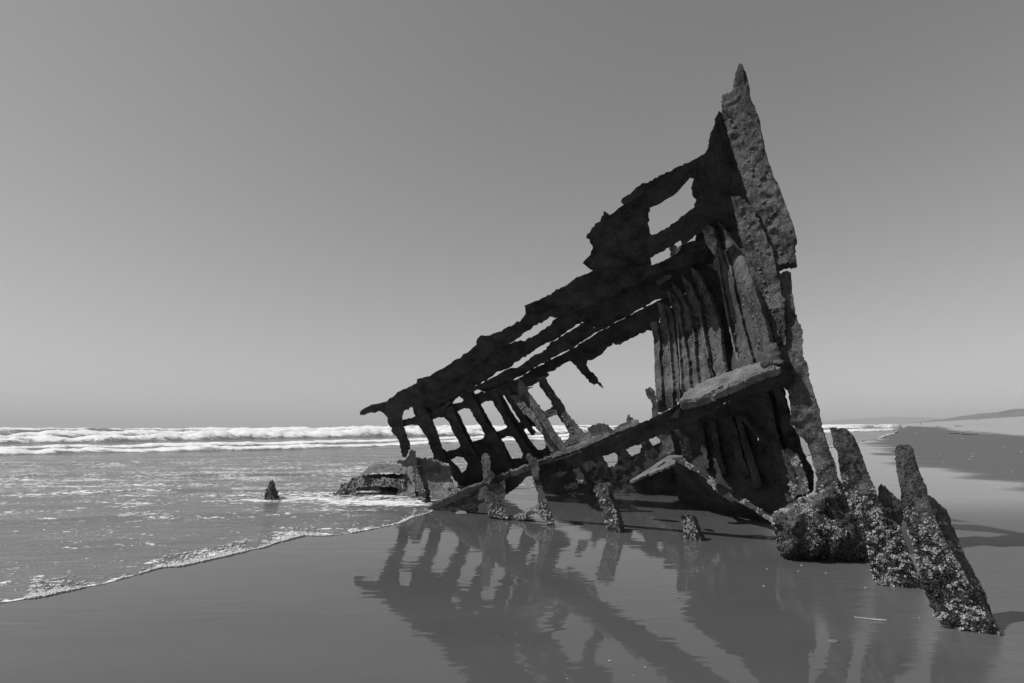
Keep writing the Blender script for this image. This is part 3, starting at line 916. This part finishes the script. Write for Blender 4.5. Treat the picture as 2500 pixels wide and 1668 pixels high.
# near beam
bf = C2([(1150, 830), (1165, 815), (1140, 875), (1090, 902), (920, 937), (800, 962), (700, 1002), (640, 1060), (420, 1160), (390, 1150)]) + C5([(1600, 505), (1340, 602), (1150, 682), (1050, 715), (940, 752), (820, 792), (740, 845), (600, 872), (430, 935), (330, 950)]) + \
    C3([(1235, 1225), (1180, 1205), (1140, 1215), (1060, 1290), (1000, 1332), (900, 1330), (860, 1375), (830, 1385), (818, 1440), (740, 1436), (640, 1424), (505, 1414), (512, 1400), (580, 1365), (690, 1308), (770, 1278), (890, 1235), (960, 1203), (1100, 1150)]) + \
    C5([(130, 888), (410, 808), (690, 708), (860, 640), (1040, 562), (1280, 462), (1400, 402), (1480, 372), (1590, 302), (1600, 290)]) + C2([(410, 1000), (560, 952), (700, 892), (850, 837), (960, 792), (1075, 762), (1100, 790)])
def beam_top(x):
    return np.interp(x, [1045, 1180, 1320, 1460, 1640, 1660, 1780, 1905], [1238, 1172, 1132, 1080, 1010, 983, 938, 895])
def dbeam_face(x, y):
    return dbeam(x) + max(-.05, (y - beam_top(x)) / FP * dbeam(x)) * float(np.interp(x, [1100, 1300, 1450], [.3, .75, 1.0]))
slab('beam', bf, dbeam_face, .09, FLAKE, W, amp=.02, step=6)
slab('strake', C3(strip([(506, 1410), (600, 1359), (740, 1290), (890, 1236), (960, 1206), (1100, 1153), (1215, 1113), (1300, 1080)], [5, 8, 9, 8, 10, 10, 10, 9])), lambda x, y: dbeam(x) - .06, .10, PLATE, W, amp=.02, step=4, ext=(.1, .5, -.8))
# plank on the beam, tilted up to the light
def topd(x, y):
    yl = 983 + (x - 1657) * (900 - 983) / (1905 - 1657)
    return dbeam(x) + .012 * max(-12, yl - y)
tp = C2([(408, 1002), (415, 975), (435, 945), (465, 917), (500, 912), (560, 870), (640, 840), (700, 820), (780, 785), (850, 763), (925, 738), (1060, 735), (1076, 755), (1060, 778), (960, 805), (850, 842), (770, 880), (700, 902), (640, 930), (560, 962), (500, 980), (440, 998)])
slab('beam_plank', tp, topd, .06, PLATE, W, amp=.03, step=5, ext=(.1, .5, -1))
slab('beam_plank', C2([(425, 1000), (560, 952), (700, 892), (850, 835), (960, 790), (1030, 765), (1072, 778), (1010, 800), (960, 812), (850, 855), (770, 892), (700, 915), (560, 975), (440, 1010)]), lambda x, y: dbeam(x) - .09, .10, PLATE, W, amp=.04, ascale=.08, step=4, ext=(.2, .5, -.8))
slab('breasthook_knee', C2([(1000, 615), (1040, 622), (1058, 650), (1065, 700), (1090, 745), (1070, 770), (1000, 785), (950, 790), (930, 762), (938, 710), (960, 655)]), off(dbeam, .1), .25, RUST, W, turn=.4, bulge=.12, amp=.03, step=5)
for pl_, dd_ in ((C5([(1030, 562), (1045, 505), (1130, 470), (1220, 435), (1252, 440), (1243, 458), (1282, 462), (1190, 500), (1100, 532)]), .12),
                 (C5([(640, 690), (640, 680), (740, 635), (830, 592), (960, 538), (972, 556), (1050, 545), (1122, 533), (1020, 575), (860, 640), (700, 708)]), .02),
                 (C5([(1362, 432), (1400, 395), (1480, 358), (1595, 320), (1602, 350), (1590, 380), (1480, 400), (1400, 430)]), .04),
                 (C5([(410, 815), (470, 760), (560, 710), (690, 700), (690, 715), (560, 765)]), .02)):
    slab('strake', pl_, (lambda o_: (lambda x, y: dbeam(x) + o_))(dd_), .06, PLATE, W, amp=.025, step=4, ext=(.1, .5, -1))
slab('knob', C5([(1145, 460), (1150, 425), (1160, 393), (1175, 400), (1185, 420), (1205, 440), (1190, 460)]), lambda x, y: dbeam(x) + .25, .12, RUST, W, step=3.5, turn=.6)
slab('plate_flap', C5([(815, 515), (850, 488), (920, 462), (960, 464), (1000, 490), (1045, 528), (1040, 560), (960, 580), (870, 570)]), lambda x, y: dbeam(x) + .9, .08, FLAKE, W, step=5)
slab('rib', C5([(1300, 180), (1310, 165), (1350, 152), (1385, 182), (1405, 240), (1412, 350), (1420, 420), (1370, 430), (1362, 290), (1322, 240)]), lambda x, y: 9.4, .12, RUST, W, step=4.5, turn=1.1)

# near side rib stubs below the beam
dra, drb = 10.15, 9.55
ra1 = slab('rib', C3([(848, 1090), (865, 1065), (890, 1070), (905, 1110), (912, 1170), (940, 1210), (900, 1260), (862, 1250), (855, 1150)]), const(dra - .05), .12, RUST, W, turn=.9, step=4.5)
ra = slab('rib', C3([(840, 1290), (1000, 1230), (1005, 1330), (995, 1360), (1008, 1420), (1030, 1482), (960, 1475), (895, 1455), (880, 1360), (830, 1370)]), const(dra), .14, RUST, W, turn=.6, step=5)
rb1 = slab('rib', C3([(1138, 1090), (1145, 1066), (1163, 1062), (1180, 1085), (1210, 1100), (1225, 1160), (1215, 1240), (1180, 1230), (1165, 1150)]), const(drb - .05), .12, RUST, W, turn=.9, step=4.5)
rb = slab('rib', C3([(1170, 1190), (1215, 1180), (1235, 1250), (1245, 1300), (1270, 1370), (1300, 1450), (1320, 1525), (1270, 1515), (1235, 1470), (1212, 1410), (1210, 1330), (1190, 1270)]), const(drb), .14, RUST, W, turn=.9, step=4.5)
arch = slab('rib_foot', C3([(1000, 1480), (1020, 1462), (1080, 1452), (1120, 1440), (1150, 1412), (1200, 1395), (1250, 1400), (1290, 1450), (1280, 1490), (1240, 1470), (1200, 1440), (1170, 1450), (1130, 1478), (1060, 1490)]), lambda x, y: 10.2 - (x - 1240) * .0055, .14, RUST, W, step=4.5, bulge=.05)
rc = slab('rib', C5([(700, 850), (740, 850), (770, 890), (800, 945), (818, 978), (740, 975), (725, 940), (715, 900)]), const(11.0), .12, RUST, W, step=4.5, turn=.8)

# barnacled mass at the foot of the stem
lump = slab('stem_heel', C6([(225, 720), (230, 690), (255, 660), (330, 612), (430, 562), (480, 545), (520, 500), (560, 462), (590, 395), (640, 440), (680, 490), (720, 590), (800, 760), (850, 900), (866, 1000), (740, 990), (640, 985), (600, 975), (470, 975), (380, 972), (305, 945), (266, 880), (240, 800)]),
    lambda x, y: 7.25 + max(0, (1300 - y)) * .0009, .9, RUST, W, bulge=.34, amp=.075, ascale=.16, step=5)

# ------------------------------------------------------------------ loose pieces round the wreck (each a thing of its own)
def thing(o, label, cat, group=None):
    return tag(o, label, cat, group)
pA = slab('broken_rib', C6([(585, 112), (608, 108), (630, 112), (634, 128), (660, 113), (700, 122), (745, 165), (775, 230), (815, 350), (860, 470), (885, 520), (905, 600), (940, 690), (1000, 720), (1040, 750), (1080, 870), (1130, 1000), (1165, 1090), (1195, 1180),
    (1130, 1166), (1040, 1135), (930, 1118), (870, 1085), (850, 1000), (838, 900), (760, 700), (700, 560), (660, 420), (640, 300), (605, 170)]), lin(1420, 5.95, 1050, 6.1), .16, RUST, None, turn=.35, amp=.022, ascale=.10, step=5.5, jit=.8, ext=(.55, .83, 0))
thing(pA, 'leaning barnacled iron rib just right of the stem foot, with a chipped slanting top', 'broken rib', 'rib stumps standing in the wet sand')
pA2 = slab('flange', C6([(886, 512), (905, 476), (935, 495), (960, 530), (1040, 590), (1068, 650), (1066, 720), (1055, 800), (1000, 760), (940, 700), (905, 600)]), const(6.22), .14, RUST, pA, turn=.2, amp=.03, step=5.5, ext=(.55, .83, 0))
pB = slab('broken_rib', C6([(1003, 262), (1008, 238), (1030, 228), (1090, 227), (1118, 250), (1135, 320), (1170, 420), (1205, 500), (1212, 550), (1240, 650), (1275, 740), (1320, 830), (1380, 940), (1450, 1060), (1530, 1200), (1600, 1300), (1660, 1400), (1688, 1478),
    (1600, 1452), (1500, 1412), (1400, 1402), (1310, 1362), (1258, 1322), (1228, 1240), (1190, 1130), (1160, 1020), (1130, 900), (1090, 780), (1060, 650), (1035, 500), (1010, 380)]), lin(1550, 4.72, 1090, 4.9), .15, RUST, None, turn=.35, amp=.018, ascale=.09, step=6, jit=.8, ext=(.6, .8, 0))
thing(pB, 'tall flat topped rib stump nearest the camera at far right, crusted with barnacles below', 'broken rib', 'rib stumps standing in the wet sand')
pB2 = slab('flange', C6([(1205, 545), (1230, 555), (1262, 580), (1340, 655), (1362, 700), (1368, 740), (1400, 800), (1440, 890), (1500, 1010), (1560, 1140), (1610, 1270), (1652, 1400), (1684, 1474), (1600, 1330), (1500, 1180), (1400, 1000), (1300, 830), (1240, 680), (1222, 620)]), lin(1550, 4.78, 1220, 5.0), .10, RUST, pB, turn=.1, amp=.025, step=6, ext=(.6, .8, 0))
s1 = slab('broken_rib', C5([(862, 1045), (875, 1000), (900, 982), (950, 977), (985, 1000), (992, 1050), (1020, 1130), (1060, 1230), (1112, 1395), (1060, 1395), (990, 1388), (985, 1330), (950, 1230), (910, 1110)]), const(8.95), .14, RUST, None, turn=.7, step=4.5, amp=.02, ext=(.6, .8, 0))
thing(s1, 'knob topped rib stump leaning in the puddle midway under the long beam', 'broken rib', 'rib stumps standing in the wet sand')
s2 = slab('broken_rib', C5([(1610, 1255), (1640, 1240), (1692, 1246), (1720, 1290), (1750, 1360), (1800, 1470), (1822, 1486), (1730, 1486), (1650, 1455), (1645, 1380), (1625, 1300)]), const(8.3), .14, RUST, None, turn=.7, step=4.5, amp=.02, ext=(.6, .8, 0))
thing(s2, 'shortest rib stump, alone on the wet sand left of the barnacled heel', 'broken rib', 'rib stumps standing in the wet sand')
fpd = lambda x, y: 13.4 + (1209 - y) * .008
fp = slab('fallen_plate', C12([(1360, 300), (1285, 282), (1285, 242), (1400, 230), (1440, 180), (1460, 112), (1500, 100), (1532, 115), (1525, 215), (1550, 300), (1540, 420), (1530, 600), (1545, 765), (1285, 752), (1302, 650), (1290, 615), (1330, 500), (1352, 455), (1345, 400)]),
    off(fpd, -.18), .14, PLATE, None, step=3.2, amp=.045, ascale=.2, turn=.5)
slab('plate', C12([(770, 470), (775, 425), (795, 430), (870, 360), (930, 310), (960, 290), (1060, 285), (1280, 290), (1400, 300), (1400, 440), (1290, 425), (1150, 411), (960, 416), (830, 440)]), lambda x, y: 13.6 + (1155 - y) * .05, .12, PLATE, fp, step=3.2, amp=.05, ascale=.2, turn=.25)
flow = slab('plate', C12([(130, 750), (190, 705), (300, 700), (450, 665), (510, 612), (522, 572), (610, 550), (640, 515), (665, 480), (735, 472), (800, 472), (1000, 490), (1250, 500), (1400, 490), (1400, 625), (1290, 615), (1220, 605), (1000, 600), (860, 600), (720, 612), (725, 745), (500, 750), (300, 755)]), off(fpd, .02), .2, PLATE, fp, step=3.2, amp=.06, ascale=.2, turn=.3)
fright = slab('plate', C12([(1510, 215), (1600, 225), (1710, 235), (1800, 240), (1900, 290), (2010, 330), (2018, 420), (2010, 480), (2040, 500), (2060, 600), (2100, 700), (2080, 770), (1940, 775), (1830, 745), (1690, 755), (1500, 770), (1495, 300)]), off(fpd, .05), .12, PLATE, fp, step=3.2, amp=.06, ascale=.25, turn=.35)
thing(fp, 'broken rusty hull plate with a long slot lying in the surf left of the wreck', 'hull plate')
fb_ = slab('void_backing', C12([(700, 560), (800, 440), (1360, 430), (1400, 600), (1400, 745), (700, 745)]), const(14.3), .08, FLAKE, fp, step=5)  # dark sheet added behind the slot and undercut, standing in for their shade
sr = slab('broken_rib', C12([(1500, 340), (1520, 322), (1555, 335), (1580, 410), (1600, 480), (1650, 620), (1680, 760), (1692, 870), (1620, 840), (1600, 720), (1530, 640), (1500, 500), (1490, 400)]), const(12.3), .12, RUST, None, turn=1.0, step=3.6, amp=.02, ext=(.75, .66, 0))
thing(sr, 'narrow dark rib stump standing in front of the fallen plate at the foam edge', 'broken rib', 'rib stumps standing in the wet sand')
cn = slab('iron_spike', C7([(1685, 590), (1685, 530), (1710, 500), (1722, 462), (1735, 446), (1752, 480), (1770, 520), (1784, 590)]), const(gdist(665, 1221) ), .3, RUST, None, step=3.6, bulge=.12, amp=.03, turn=.5)
thing(cn, 'small pointed rusty iron spike sticking out of the surf by itself', 'wreckage')

# ------------------------------------------------------------------ rivets (one mesh, each an object)
bm = bmesh.new()
bmesh.ops.create_icosphere(bm, subdivisions=1, radius=1)
for v in bm.verts:
    v.co.z *= .7
rivme = bpy.data.meshes.new('rivet')
bm.to_mesh(rivme)
bm.free()
rivme.polygons.foreach_set('use_smooth', [True] * len(rivme.polygons))
rivme.materials.append(RIVM)
def rivets(o, line, n, size, jitter=2.6):
    Wv, T = FACES[o.name]
    ln = np.array(line, float)
    seg = np.r_[0, np.cumsum(np.hypot(*np.diff(ln, axis=0).T))]
    # project the front vertices to pixels
    q = Wv - CAMP
    dpt = q @ _F
    px = np.c_[1250 + FP * (q @ _R) / dpt, 834 - FP * (q @ _U) / dpt]
    cen = px[T].mean(1)
    for k in range(n):
        if random.random() < .18:
            continue
        s_ = seg[-1] * (k + .5 + random.uniform(-.3, .3)) / n
        p_ = np.array([np.interp(s_, seg, ln[:, 0]), np.interp(s_, seg, ln[:, 1])]) + rng.normal(0, jitter, 2)
        i = int(np.argmin(((cen - p_) ** 2).sum(1)))
        if np.hypot(*(cen[i] - p_)) > 12:
            continue
        a, b, c = Wv[T[i]]
        nn = np.cross(b - a, c - a)
        nn /= np.linalg.norm(nn)
        r_ = link('rivet', rivme, None, None)
        ctr = Wv[T[i]].mean(0) + nn * size * .15
        s3 = size * random.uniform(.7, 1.2) * (1.35 if size < .03 else .8)
        r_.matrix_world = Matrix.Translation(Vector(ctr)) @ Vector(nn).to_track_quat('Z', 'Y').to_matrix().to_4x4() @ Matrix.Diagonal((s3, s3, s3, 1))
        mw = r_.matrix_world.copy()
        r_.parent = o
        r_.matrix_parent_inverse = Matrix.Identity(4)
        r_.matrix_basis = o.matrix_world.inverted() @ mw
bpy.context.view_layer.update()
RV = [
    (stem, C10([(1050, 40), (1100, 175), (1140, 310), (1200, 420), (1215, 480)]), 7, .040),
    (stem, C1([(1005, 420), (1060, 580), (1110, 700), (1145, 800), (1185, 900)]), 9, .034),
    (flange, C10([(880, 70), (940, 290), (985, 440), (1045, 660), (1085, 800), (1140, 970), (1165, 1110)]), 16, .036),
    (ribs[0], C10([(690, 500), (750, 720), (790, 900), (830, 1040), (870, 1180), (890, 1340)]), 15, .022),
    (ribs[0], C10([(720, 560), (800, 860), (850, 1100), (920, 1330)]), 12, .018),
    (ribs[1], C10([(810, 560), (900, 780), (960, 960), (1000, 1100), (1030, 1230)]), 14, .022),
    (ribs[1], C10([(870, 560), (940, 750), (1020, 960), (1060, 1100)]), 11, .018),
    (ribs[2], C10([(560, 740), (590, 880), (620, 1020), (640, 1150), (665, 1290), (690, 1380)]), 15, .022),
    (ribs[2], C10([(595, 770), (640, 920), (680, 1150)]), 10, .018),
    (ribs[3], C10([(485, 790), (520, 940), (545, 1080), (570, 1230)]), 13, .020),
    (ribs[4], C10([(400, 810), (440, 930), (465, 1060), (490, 1160)]), 11, .018),
    (ribs[5], C10([(360, 860), (375, 1000), (400, 1160), (425, 1300), (440, 1430)]), 16, .020),
    (ribs[6], C10([(310, 1010), (325, 1150), (345, 1320), (360, 1480)]), 14, .020),
    (ribs[7], C10([(250, 960), (265, 1120), (280, 1280), (300, 1450)]), 14, .020),
    (perf, C3([(1050, 705), (1120, 780), (1190, 870)]), 12, .022),
    (perf, C3([(1075, 700), (1150, 790), (1215, 880)]), 12, .022),
    (r7, C3([(1110, 690), (1180, 790), (1250, 900)]), 10, .022),
    (r8, C3([(1260, 640), (1320, 760), (1380, 850), (1450, 940)]), 14, .022),
]
for a in RV:
    rivets(*a)

# ------------------------------------------------------------------ barnacles (nobody could count them)
def barnacles(o, n, size, mask, seed, name='barnacles', mat=None, proud=.3):
    Wv, T = FACES[o.name]
    a, b, c = Wv[T[:, 0]], Wv[T[:, 1]], Wv[T[:, 2]]
    nn = np.cross(b - a, c - a)
    ar = np.linalg.norm(nn, axis=1)
    nn = nn / np.maximum(ar, 1e-9)[:, None]
    g = np.random.default_rng(seed)
    i = g.choice(len(T), n * 4, p=ar / ar.sum())
    u, v = g.random(n * 4), g.random(n * 4)
    fl = u + v > 1
    u[fl], v[fl] = 1 - u[fl], 1 - v[fl]
    P = a[i] + (b - a)[i] * u[:, None] + (c - a)[i] * v[:, None]
    k = mask(P) > g.random(n * 4)
    P, nv = P[k][:n], nn[i][k][:n]
    V, Fc = [], []
    for p_, q in zip(P, nv):
        z = q
        x = np.cross(z, [.3, .5, .8])
        x /= np.linalg.norm(x)
        y = np.cross(z, x)
        s_ = size * .78 * math.exp(g.normal(0, .38))
        h_ = s_ * g.uniform(.7, 1.3)
        b0 = len(V)
        t0 = g.uniform(0, 6.28)
        for lev, (rr_, hh_) in enumerate(((1.0, -.25), (.5, 1.0))):
            for j in range(5):
                an = t0 + j * 1.2566
                V.append(tuple(p_ + (x * math.cos(an) + y * math.sin(an)) * s_ * rr_ + z * h_ * hh_))
        V.append(tuple(p_ + z * h_ * .75))
        for j in range(5):
            j2 = (j + 1) % 5
            Fc.append((b0 + j, b0 + j2, b0 + 5 + j2, b0 + 5 + j))
            Fc.append((b0 + 5 + j, b0 + 5 + j2, b0 + 10))
    me = bpy.data.meshes.new(name)
    me.from_pydata(V, [], Fc)
    ob = link(name, me, mat or SHELL, o)
    ob['kind'] = 'stuff'
    return ob
def zmask(z0, z1, sc=.18, th=.0, seed=0, mx=1.0):
    return lambda P: (1 - sstep(z0, z1, P[:, 2])) * sstep(th - .25, th + .35, fbm(P / sc, 3, seed)) * sstep(-.12, .22, fbm(P / .035, 2, seed + 3)) * mx
barnacles(pB, 5200, .0078, zmask(.35, .95, .16, -.28, 3), 1)
barnacles(pB2, 500, .010, zmask(.5, 1.1, .12, .05, 4), 2)
barnacles(pA, 5200, .0088, zmask(.5, 1.1, .16, -.28, 5), 3)
barnacles(pB, 1600, .011, zmask(.4, 1.0, .2, -.3, 33), 31, 'mussels', MUSSEL)
barnacles(pA, 1600, .012, zmask(.5, 1.1, .2, -.3, 35), 32, 'mussels', MUSSEL)
barnacles(pA2, 300, .012, zmask(.6, 1.2, .12, -.05, 6), 4)
barnacles(lump, 7000, .0092, lambda P: sstep(.12, .5, P[:, 2]) * sstep(-.3, .3, fbm(P / .22, 3, 7)) * sstep(-.12, .22, fbm(P / .04, 2, 6)), 5)
barnacles(lump, 2200, .013, lambda P: 1 - .8 * sstep(.1, .6, P[:, 2]), 6, 'mussels', MUSSEL)
barnacles(brib, 700, .012, lambda P: sstep(-.2, .2, fbm(P / .15, 3, 8)) * sstep(-.1, .2, fbm(P / .04, 2, 6)), 7)
barnacles(low, 500, .011, zmask(.5, 1.2, .15, 0, 9), 8)
barnacles(s1, 500, .013, zmask(.15, .7, .12, -.05, 10), 9)
barnacles(s2, 260, .013, zmask(.1, .5, .12, -.05, 11), 10)
barnacles(ra, 420, .014, zmask(.08, .35, .12, -.1, 12), 11)
barnacles(rb, 420, .013, zmask(.15, .55, .12, -.1, 13), 12)
barnacles(arch, 620, .014, lambda P: .4 + 0 * P[:, 2], 13)
barnacles(rc, 160, .015, lambda P: .5 + 0 * P[:, 2], 14)
barnacles(lrib, 260, .014, zmask(.8, 1.4, .15, -.1, 15), 15)
barnacles(keel, 500, .013, lambda P: sstep(0, .2, fbm(P / .15, 3, 16)), 16)
barnacles(fp, 300, .016, zmask(.1, .6, .2, -.15, 17), 17)
barnacles(flow, 500, .017, zmask(.3, .9, .2, -.15, 27), 37)
barnacles(flow, 500, .018, zmask(.2, .6, .2, -.3, 28), 38, 'mussels', MUSSEL)
barnacles(fright, 350, .017, zmask(.15, .6, .2, -.1, 29), 39)
barnacles(sr, 160, .016, zmask(.2, .8, .12, -.05, 18), 18)
barnacles(cn, 260, .018, zmask(.2, .7, .12, -.1, 19), 19, 'mussels', MUSSEL)

# ------------------------------------------------------------------ small things on the sand
SHELLM = simple('bleached_shell', .42, .5)
def shell_mesh(name, rx, ry, h, seed):
    bm = bmesh.new()
    bmesh.ops.create_icosphere(bm, subdivisions=2, radius=1)
    g = np.random.default_rng(seed)
    for v in bm.verts:
        f = 1 + .12 * math.sin(5 * math.atan2(v.co.y, v.co.x) + seed)
        v.co.x *= rx * f * (1.25 if v.co.x > 0 else .9)
        v.co.y *= ry * f
        v.co.z = max(v.co.z, -.15) * h
    me = bpy.data.meshes.new(name)
    bm.to_mesh(me)
    bm.free()
    me.polygons.foreach_set('use_smooth', [True] * len(me.polygons))
    me.materials.append(SHELLM)
    return me
SH = shell_mesh('shell', 1, .7, .4, 2)
def place(name, me, x, y, s, rz=0, z=None):
    o = link(name, me, None)
    q = gpt(x, y)
    zz = float(terrain(np.array([q[0]]), np.array([q[1]]))[0])
    if zz > .05:
        q = gpt(x, y, zz)
    o.location = (q[0], q[1], zz + .002 if z is None else z)
    o.rotation_euler = (0, 0, rz)
    o.scale = (s, s, s)
    return o
spots = [(x, y, 4.5) for x, y in C8([(1470, 690), (1510, 767), (1785, 733), (1808, 706), (1820, 677), (1705, 518), (2223, 868), (1293, 608), (1225, 463), (2150, 615), (2325, 655)])] + \
        [(x, y, 5) for x, y in C6([(190, 1018), (390, 1032), (565, 1045), (815, 1138), (1165, 1332), (410, 995), (168, 1127)])] + [(1488, 1614, 7), (1575, 1630, 5), (1385, 1658, 4), (1547, 1650, 4)]
for k, (x, y, px) in enumerate(spots):
    dist = gdist(x, y)
    o = place('shell', SH, x, y, px * dist / FP * .55, random.uniform(0, 6.28))
    near = y > 1330
    tag(o, 'small pale shell fragment lying on the dark shiny wet sand in front of the wreck' if near else 'small pale shell fragment lying on the damp grey beach beyond the rib stumps', 'shell', 'pale shells near the camera' if near else 'pale shells on the damp beach')
fpm = shell_mesh('grey_blob', 1, .8, .12, 5)
fpm.materials[0] = simple('dull_grey', .16, .5)
o = place('grey_blob', fpm, 2033, 1566, .045, .4)  # flat, rounded grey blob lying on the sand
tag(o, 'dull grey round blob on the wet sand below the barnacled heel', 'foam')
# reed
a, b = np.array(gpt(*C6([(745, 1328)])[0])), np.array(gpt(*C6([(955, 1350)])[0]))
mid = (a + b) / 2 + np.array([-.02, -.02, 0])
V, Fc = [], []
nn = 12
for k in range(nn):
    f = k / (nn - 1)
    q = a * (1 - f) ** 2 + 2 * mid * f * (1 - f) + b * f * f
    rr_ = .006 * (.5 + f) * (1 if k < nn - 1 else .6)
    d_ = (b - a) / np.linalg.norm(b - a)
    s_ = np.array([-d_[1], d_[0], 0])
    for j in range(6):
        an = j * math.pi / 3
        V.append(tuple(q + s_ * rr_ * math.cos(an) + np.array([0, 0, rr_ * math.sin(an) + .006])))
for k in range(nn - 1):
    for j in range(6):
        Fc.append((k * 6 + j, k * 6 + (j + 1) % 6, k * 6 + 6 + (j + 1) % 6, k * 6 + 6 + j))
me = bpy.data.meshes.new('reed_stalk')
me.from_pydata(V, [], Fc)
tag(link('reed_stalk', me, SHELLM), 'thin white reed stalk lying on wet sand left of the tall rib stump', 'reed')
# kelp on the dry sand
KELP = simple('dry_kelp', .05, .8)
def kelp(name, x, y, lx, ly, seed, label):
    g = np.random.default_rng(seed)
    bm = bmesh.new()
    q0 = gpt(x, y, .9)
    for k in range(14):
        res = bmesh.ops.create_icosphere(bm, subdivisions=1, radius=1)
        cx, cy = g.normal(0, lx * .4), g.normal(0, ly * .4)
        for v in res['verts']:
            v.co = Vector((v.co.x * lx * .16 + cx, v.co.y * ly * .3 + cy, max(0, v.co.z) * .16))
    me = bpy.data.meshes.new(name)
    bm.to_mesh(me)
    bm.free()
    me.materials.append(KELP)
    o = link(name, me, None)
    z = float(terrain(np.array([q0[0]]), np.array([q0[1]]))[0])
    q0 = gpt(x, y, z) if z < 1.4 else q0
    z = float(terrain(np.array([q0[0]]), np.array([q0[1]]))[0])
    o.location = (q0[0], q0[1], z)
    return tag(o, label, 'kelp', 'kelp clumps along the dry sand')
for k, ((x, y), lx, lab) in enumerate(zip(C8([(1915, 377), (1690, 424), (1625, 470), (1790, 478), (1460, 418), (1540, 432)]), (7, 2.2, 1.2, 1.2, 1.2, 1.6),
        ('long dark kelp wrack line lying on the pale dry sand', 'flat dark kelp clump at the tip of the pale sand', 'dark kelp clump on the damp sand left of the lowest one', 'dark kelp clump lowest along the pale sand edge', 'small dark kelp clump farthest left along the sand edge', 'dark kelp streak between the farthest clump and the pale sand tip'))):
    kelp('kelp_clump', x, y, lx, .8, 40 + k, lab)

# ------------------------------------------------------------------ people far along the beach
SKINM = simple('skin', .35, .6)
DARKC = simple('dark_cloth', .04, .9)
PALEC = simple('pale_cloth', .5, .9)
def person(x, yfeet, hpx, lean, pale, label, facing=0.0):
    dist = 1.72 * FP / hpx
    r = rays([(x, yfeet)])[0]
    q = CAMP + r * (dist / r[1])
    z = float(terrain(np.array([q[0]]), np.array([q[1]]))[0])
    J = [(0, 0, .95), (0, 0, 1.2), (0, 0, 1.45), (0, 0, 1.55), (0, -.02, 1.68), (-.1, 0, .9), (-.12, -.16, .5), (-.12, -.12, .06), (.1, 0, .9), (.12, .14, .5), (.12, .26, .08),
         (-.2, 0, 1.42), (-.27, .1, 1.12), (-.25, -.05, .88), (.2, 0, 1.42), (.27, -.08, 1.12), (.25, -.2, .9), (-.12, -.26, .03), (.12, .12, .03)]
    Ed = [(0, 1), (1, 2), (2, 3), (3, 4), (0, 5), (5, 6), (6, 7), (0, 8), (8, 9), (9, 10), (2, 11), (11, 12), (12, 13), (2, 14), (14, 15), (15, 16), (7, 17), (10, 18)]
    rad = [.14, .13, .13, .055, .10, .09, .065, .045, .09, .065, .045, .06, .045, .035, .06, .045, .035, .04, .04]
    me = bpy.data.meshes.new('person')
    me.from_pydata([(a_ + lean * c_ * .15, b_, c_) for a_, b_, c_ in J], Ed, [])
    o = link('person', me, PALEC if pale else DARKC)
    me.materials.append(SKINM)
    md = o.modifiers.new('skin', 'SKIN')
    for k_, sv in enumerate(me.skin_vertices[0].data):
        sv.radius = (rad[k_], rad[k_])
        sv.use_root = (k_ == 0)
    sb = o.modifiers.new('smooth', 'SUBSURF')
    sb.levels = sb.render_levels = 1
    o.location = (q[0], q[1], z)
    o.rotation_euler = (0, 0, facing)
    # hair cap
    bm = bmesh.new()
    bmesh.ops.create_icosphere(bm, subdivisions=2, radius=.115, matrix=Matrix.Translation((lean * .25, .02, 1.71)))
    mh = bpy.data.meshes.new('hair')
    bm.to_mesh(mh)
    bm.free()
    h = bpy.data.objects.new('hair', mh)
    mh.materials.append(DARKC)
    COL.objects.link(h)
    h.parent = o
    return tag(o, label, 'person', 'people walking far along the beach')
P8 = lambda x, y: C8([(x, y)])[0]
person(*P8(654, 376), 7.5, .6, True, 'person in pale clothes walking alone at the water edge', .4)
person(*P8(776, 362), 4.2, 0, False, 'tiniest dark figure far off between the lone walker and the pair', 1.2)
person(*P8(966, 352), 5.2, 0, False, 'dark figure walking just left of the close pair of people', .2)
person(*P8(996, 369), 9.0, -.3, False, 'left one of two people walking close together on the beach', 2.6)
person(*P8(1006, 370), 8.2, .3, False, 'right one of two people walking close together on the beach', 2.8)
person(*P8(1272, 350), 6.2, 0, False, 'dark figure standing alone on the pale sand toward the dunes', 1.0)
person(*P8(934, 360), 3.8, 0, True, 'tiny pale figure left of the dark walking figures', 1.0)

# ------------------------------------------------------------------ sea haze
HAZE = .0002
hz = bpy.data.materials.new('sea_haze')
hz.use_nodes = True
t = hz.node_tree
t.nodes.clear()
out = t.nodes.new('ShaderNodeOutputMaterial')
pv = t.nodes.new('ShaderNodeVolumePrincipled')
pv.inputs['Color'].default_value = (.95, .95, .95, 1)
pv.inputs['Density'].default_value = HAZE
pv.inputs['Anisotropy'].default_value = 0.0
t.links.new(pv.outputs[0], out.inputs['Volume'])
x0, x1, y0, y1, z0, z1 = -9600, 9600, -9600, 9600, -4.2, 130
me = bpy.data.meshes.new('haze')
me.from_pydata([(x, y, z) for z in (z0, z1) for x, y in ((x0, y0), (x1, y0), (x1, y1), (x0, y1))], [],
    [(3, 2, 1, 0), (4, 5, 6, 7), (0, 1, 5, 4), (1, 2, 6, 5), (2, 3, 7, 6), (3, 0, 4, 7)])
tag(link('haze', me, hz), 'thin sea haze over the beach', kind='stuff')

S.cycles.volume_bounces = 0
S.cycles.max_bounces = 6
S.cycles.use_denoising = True
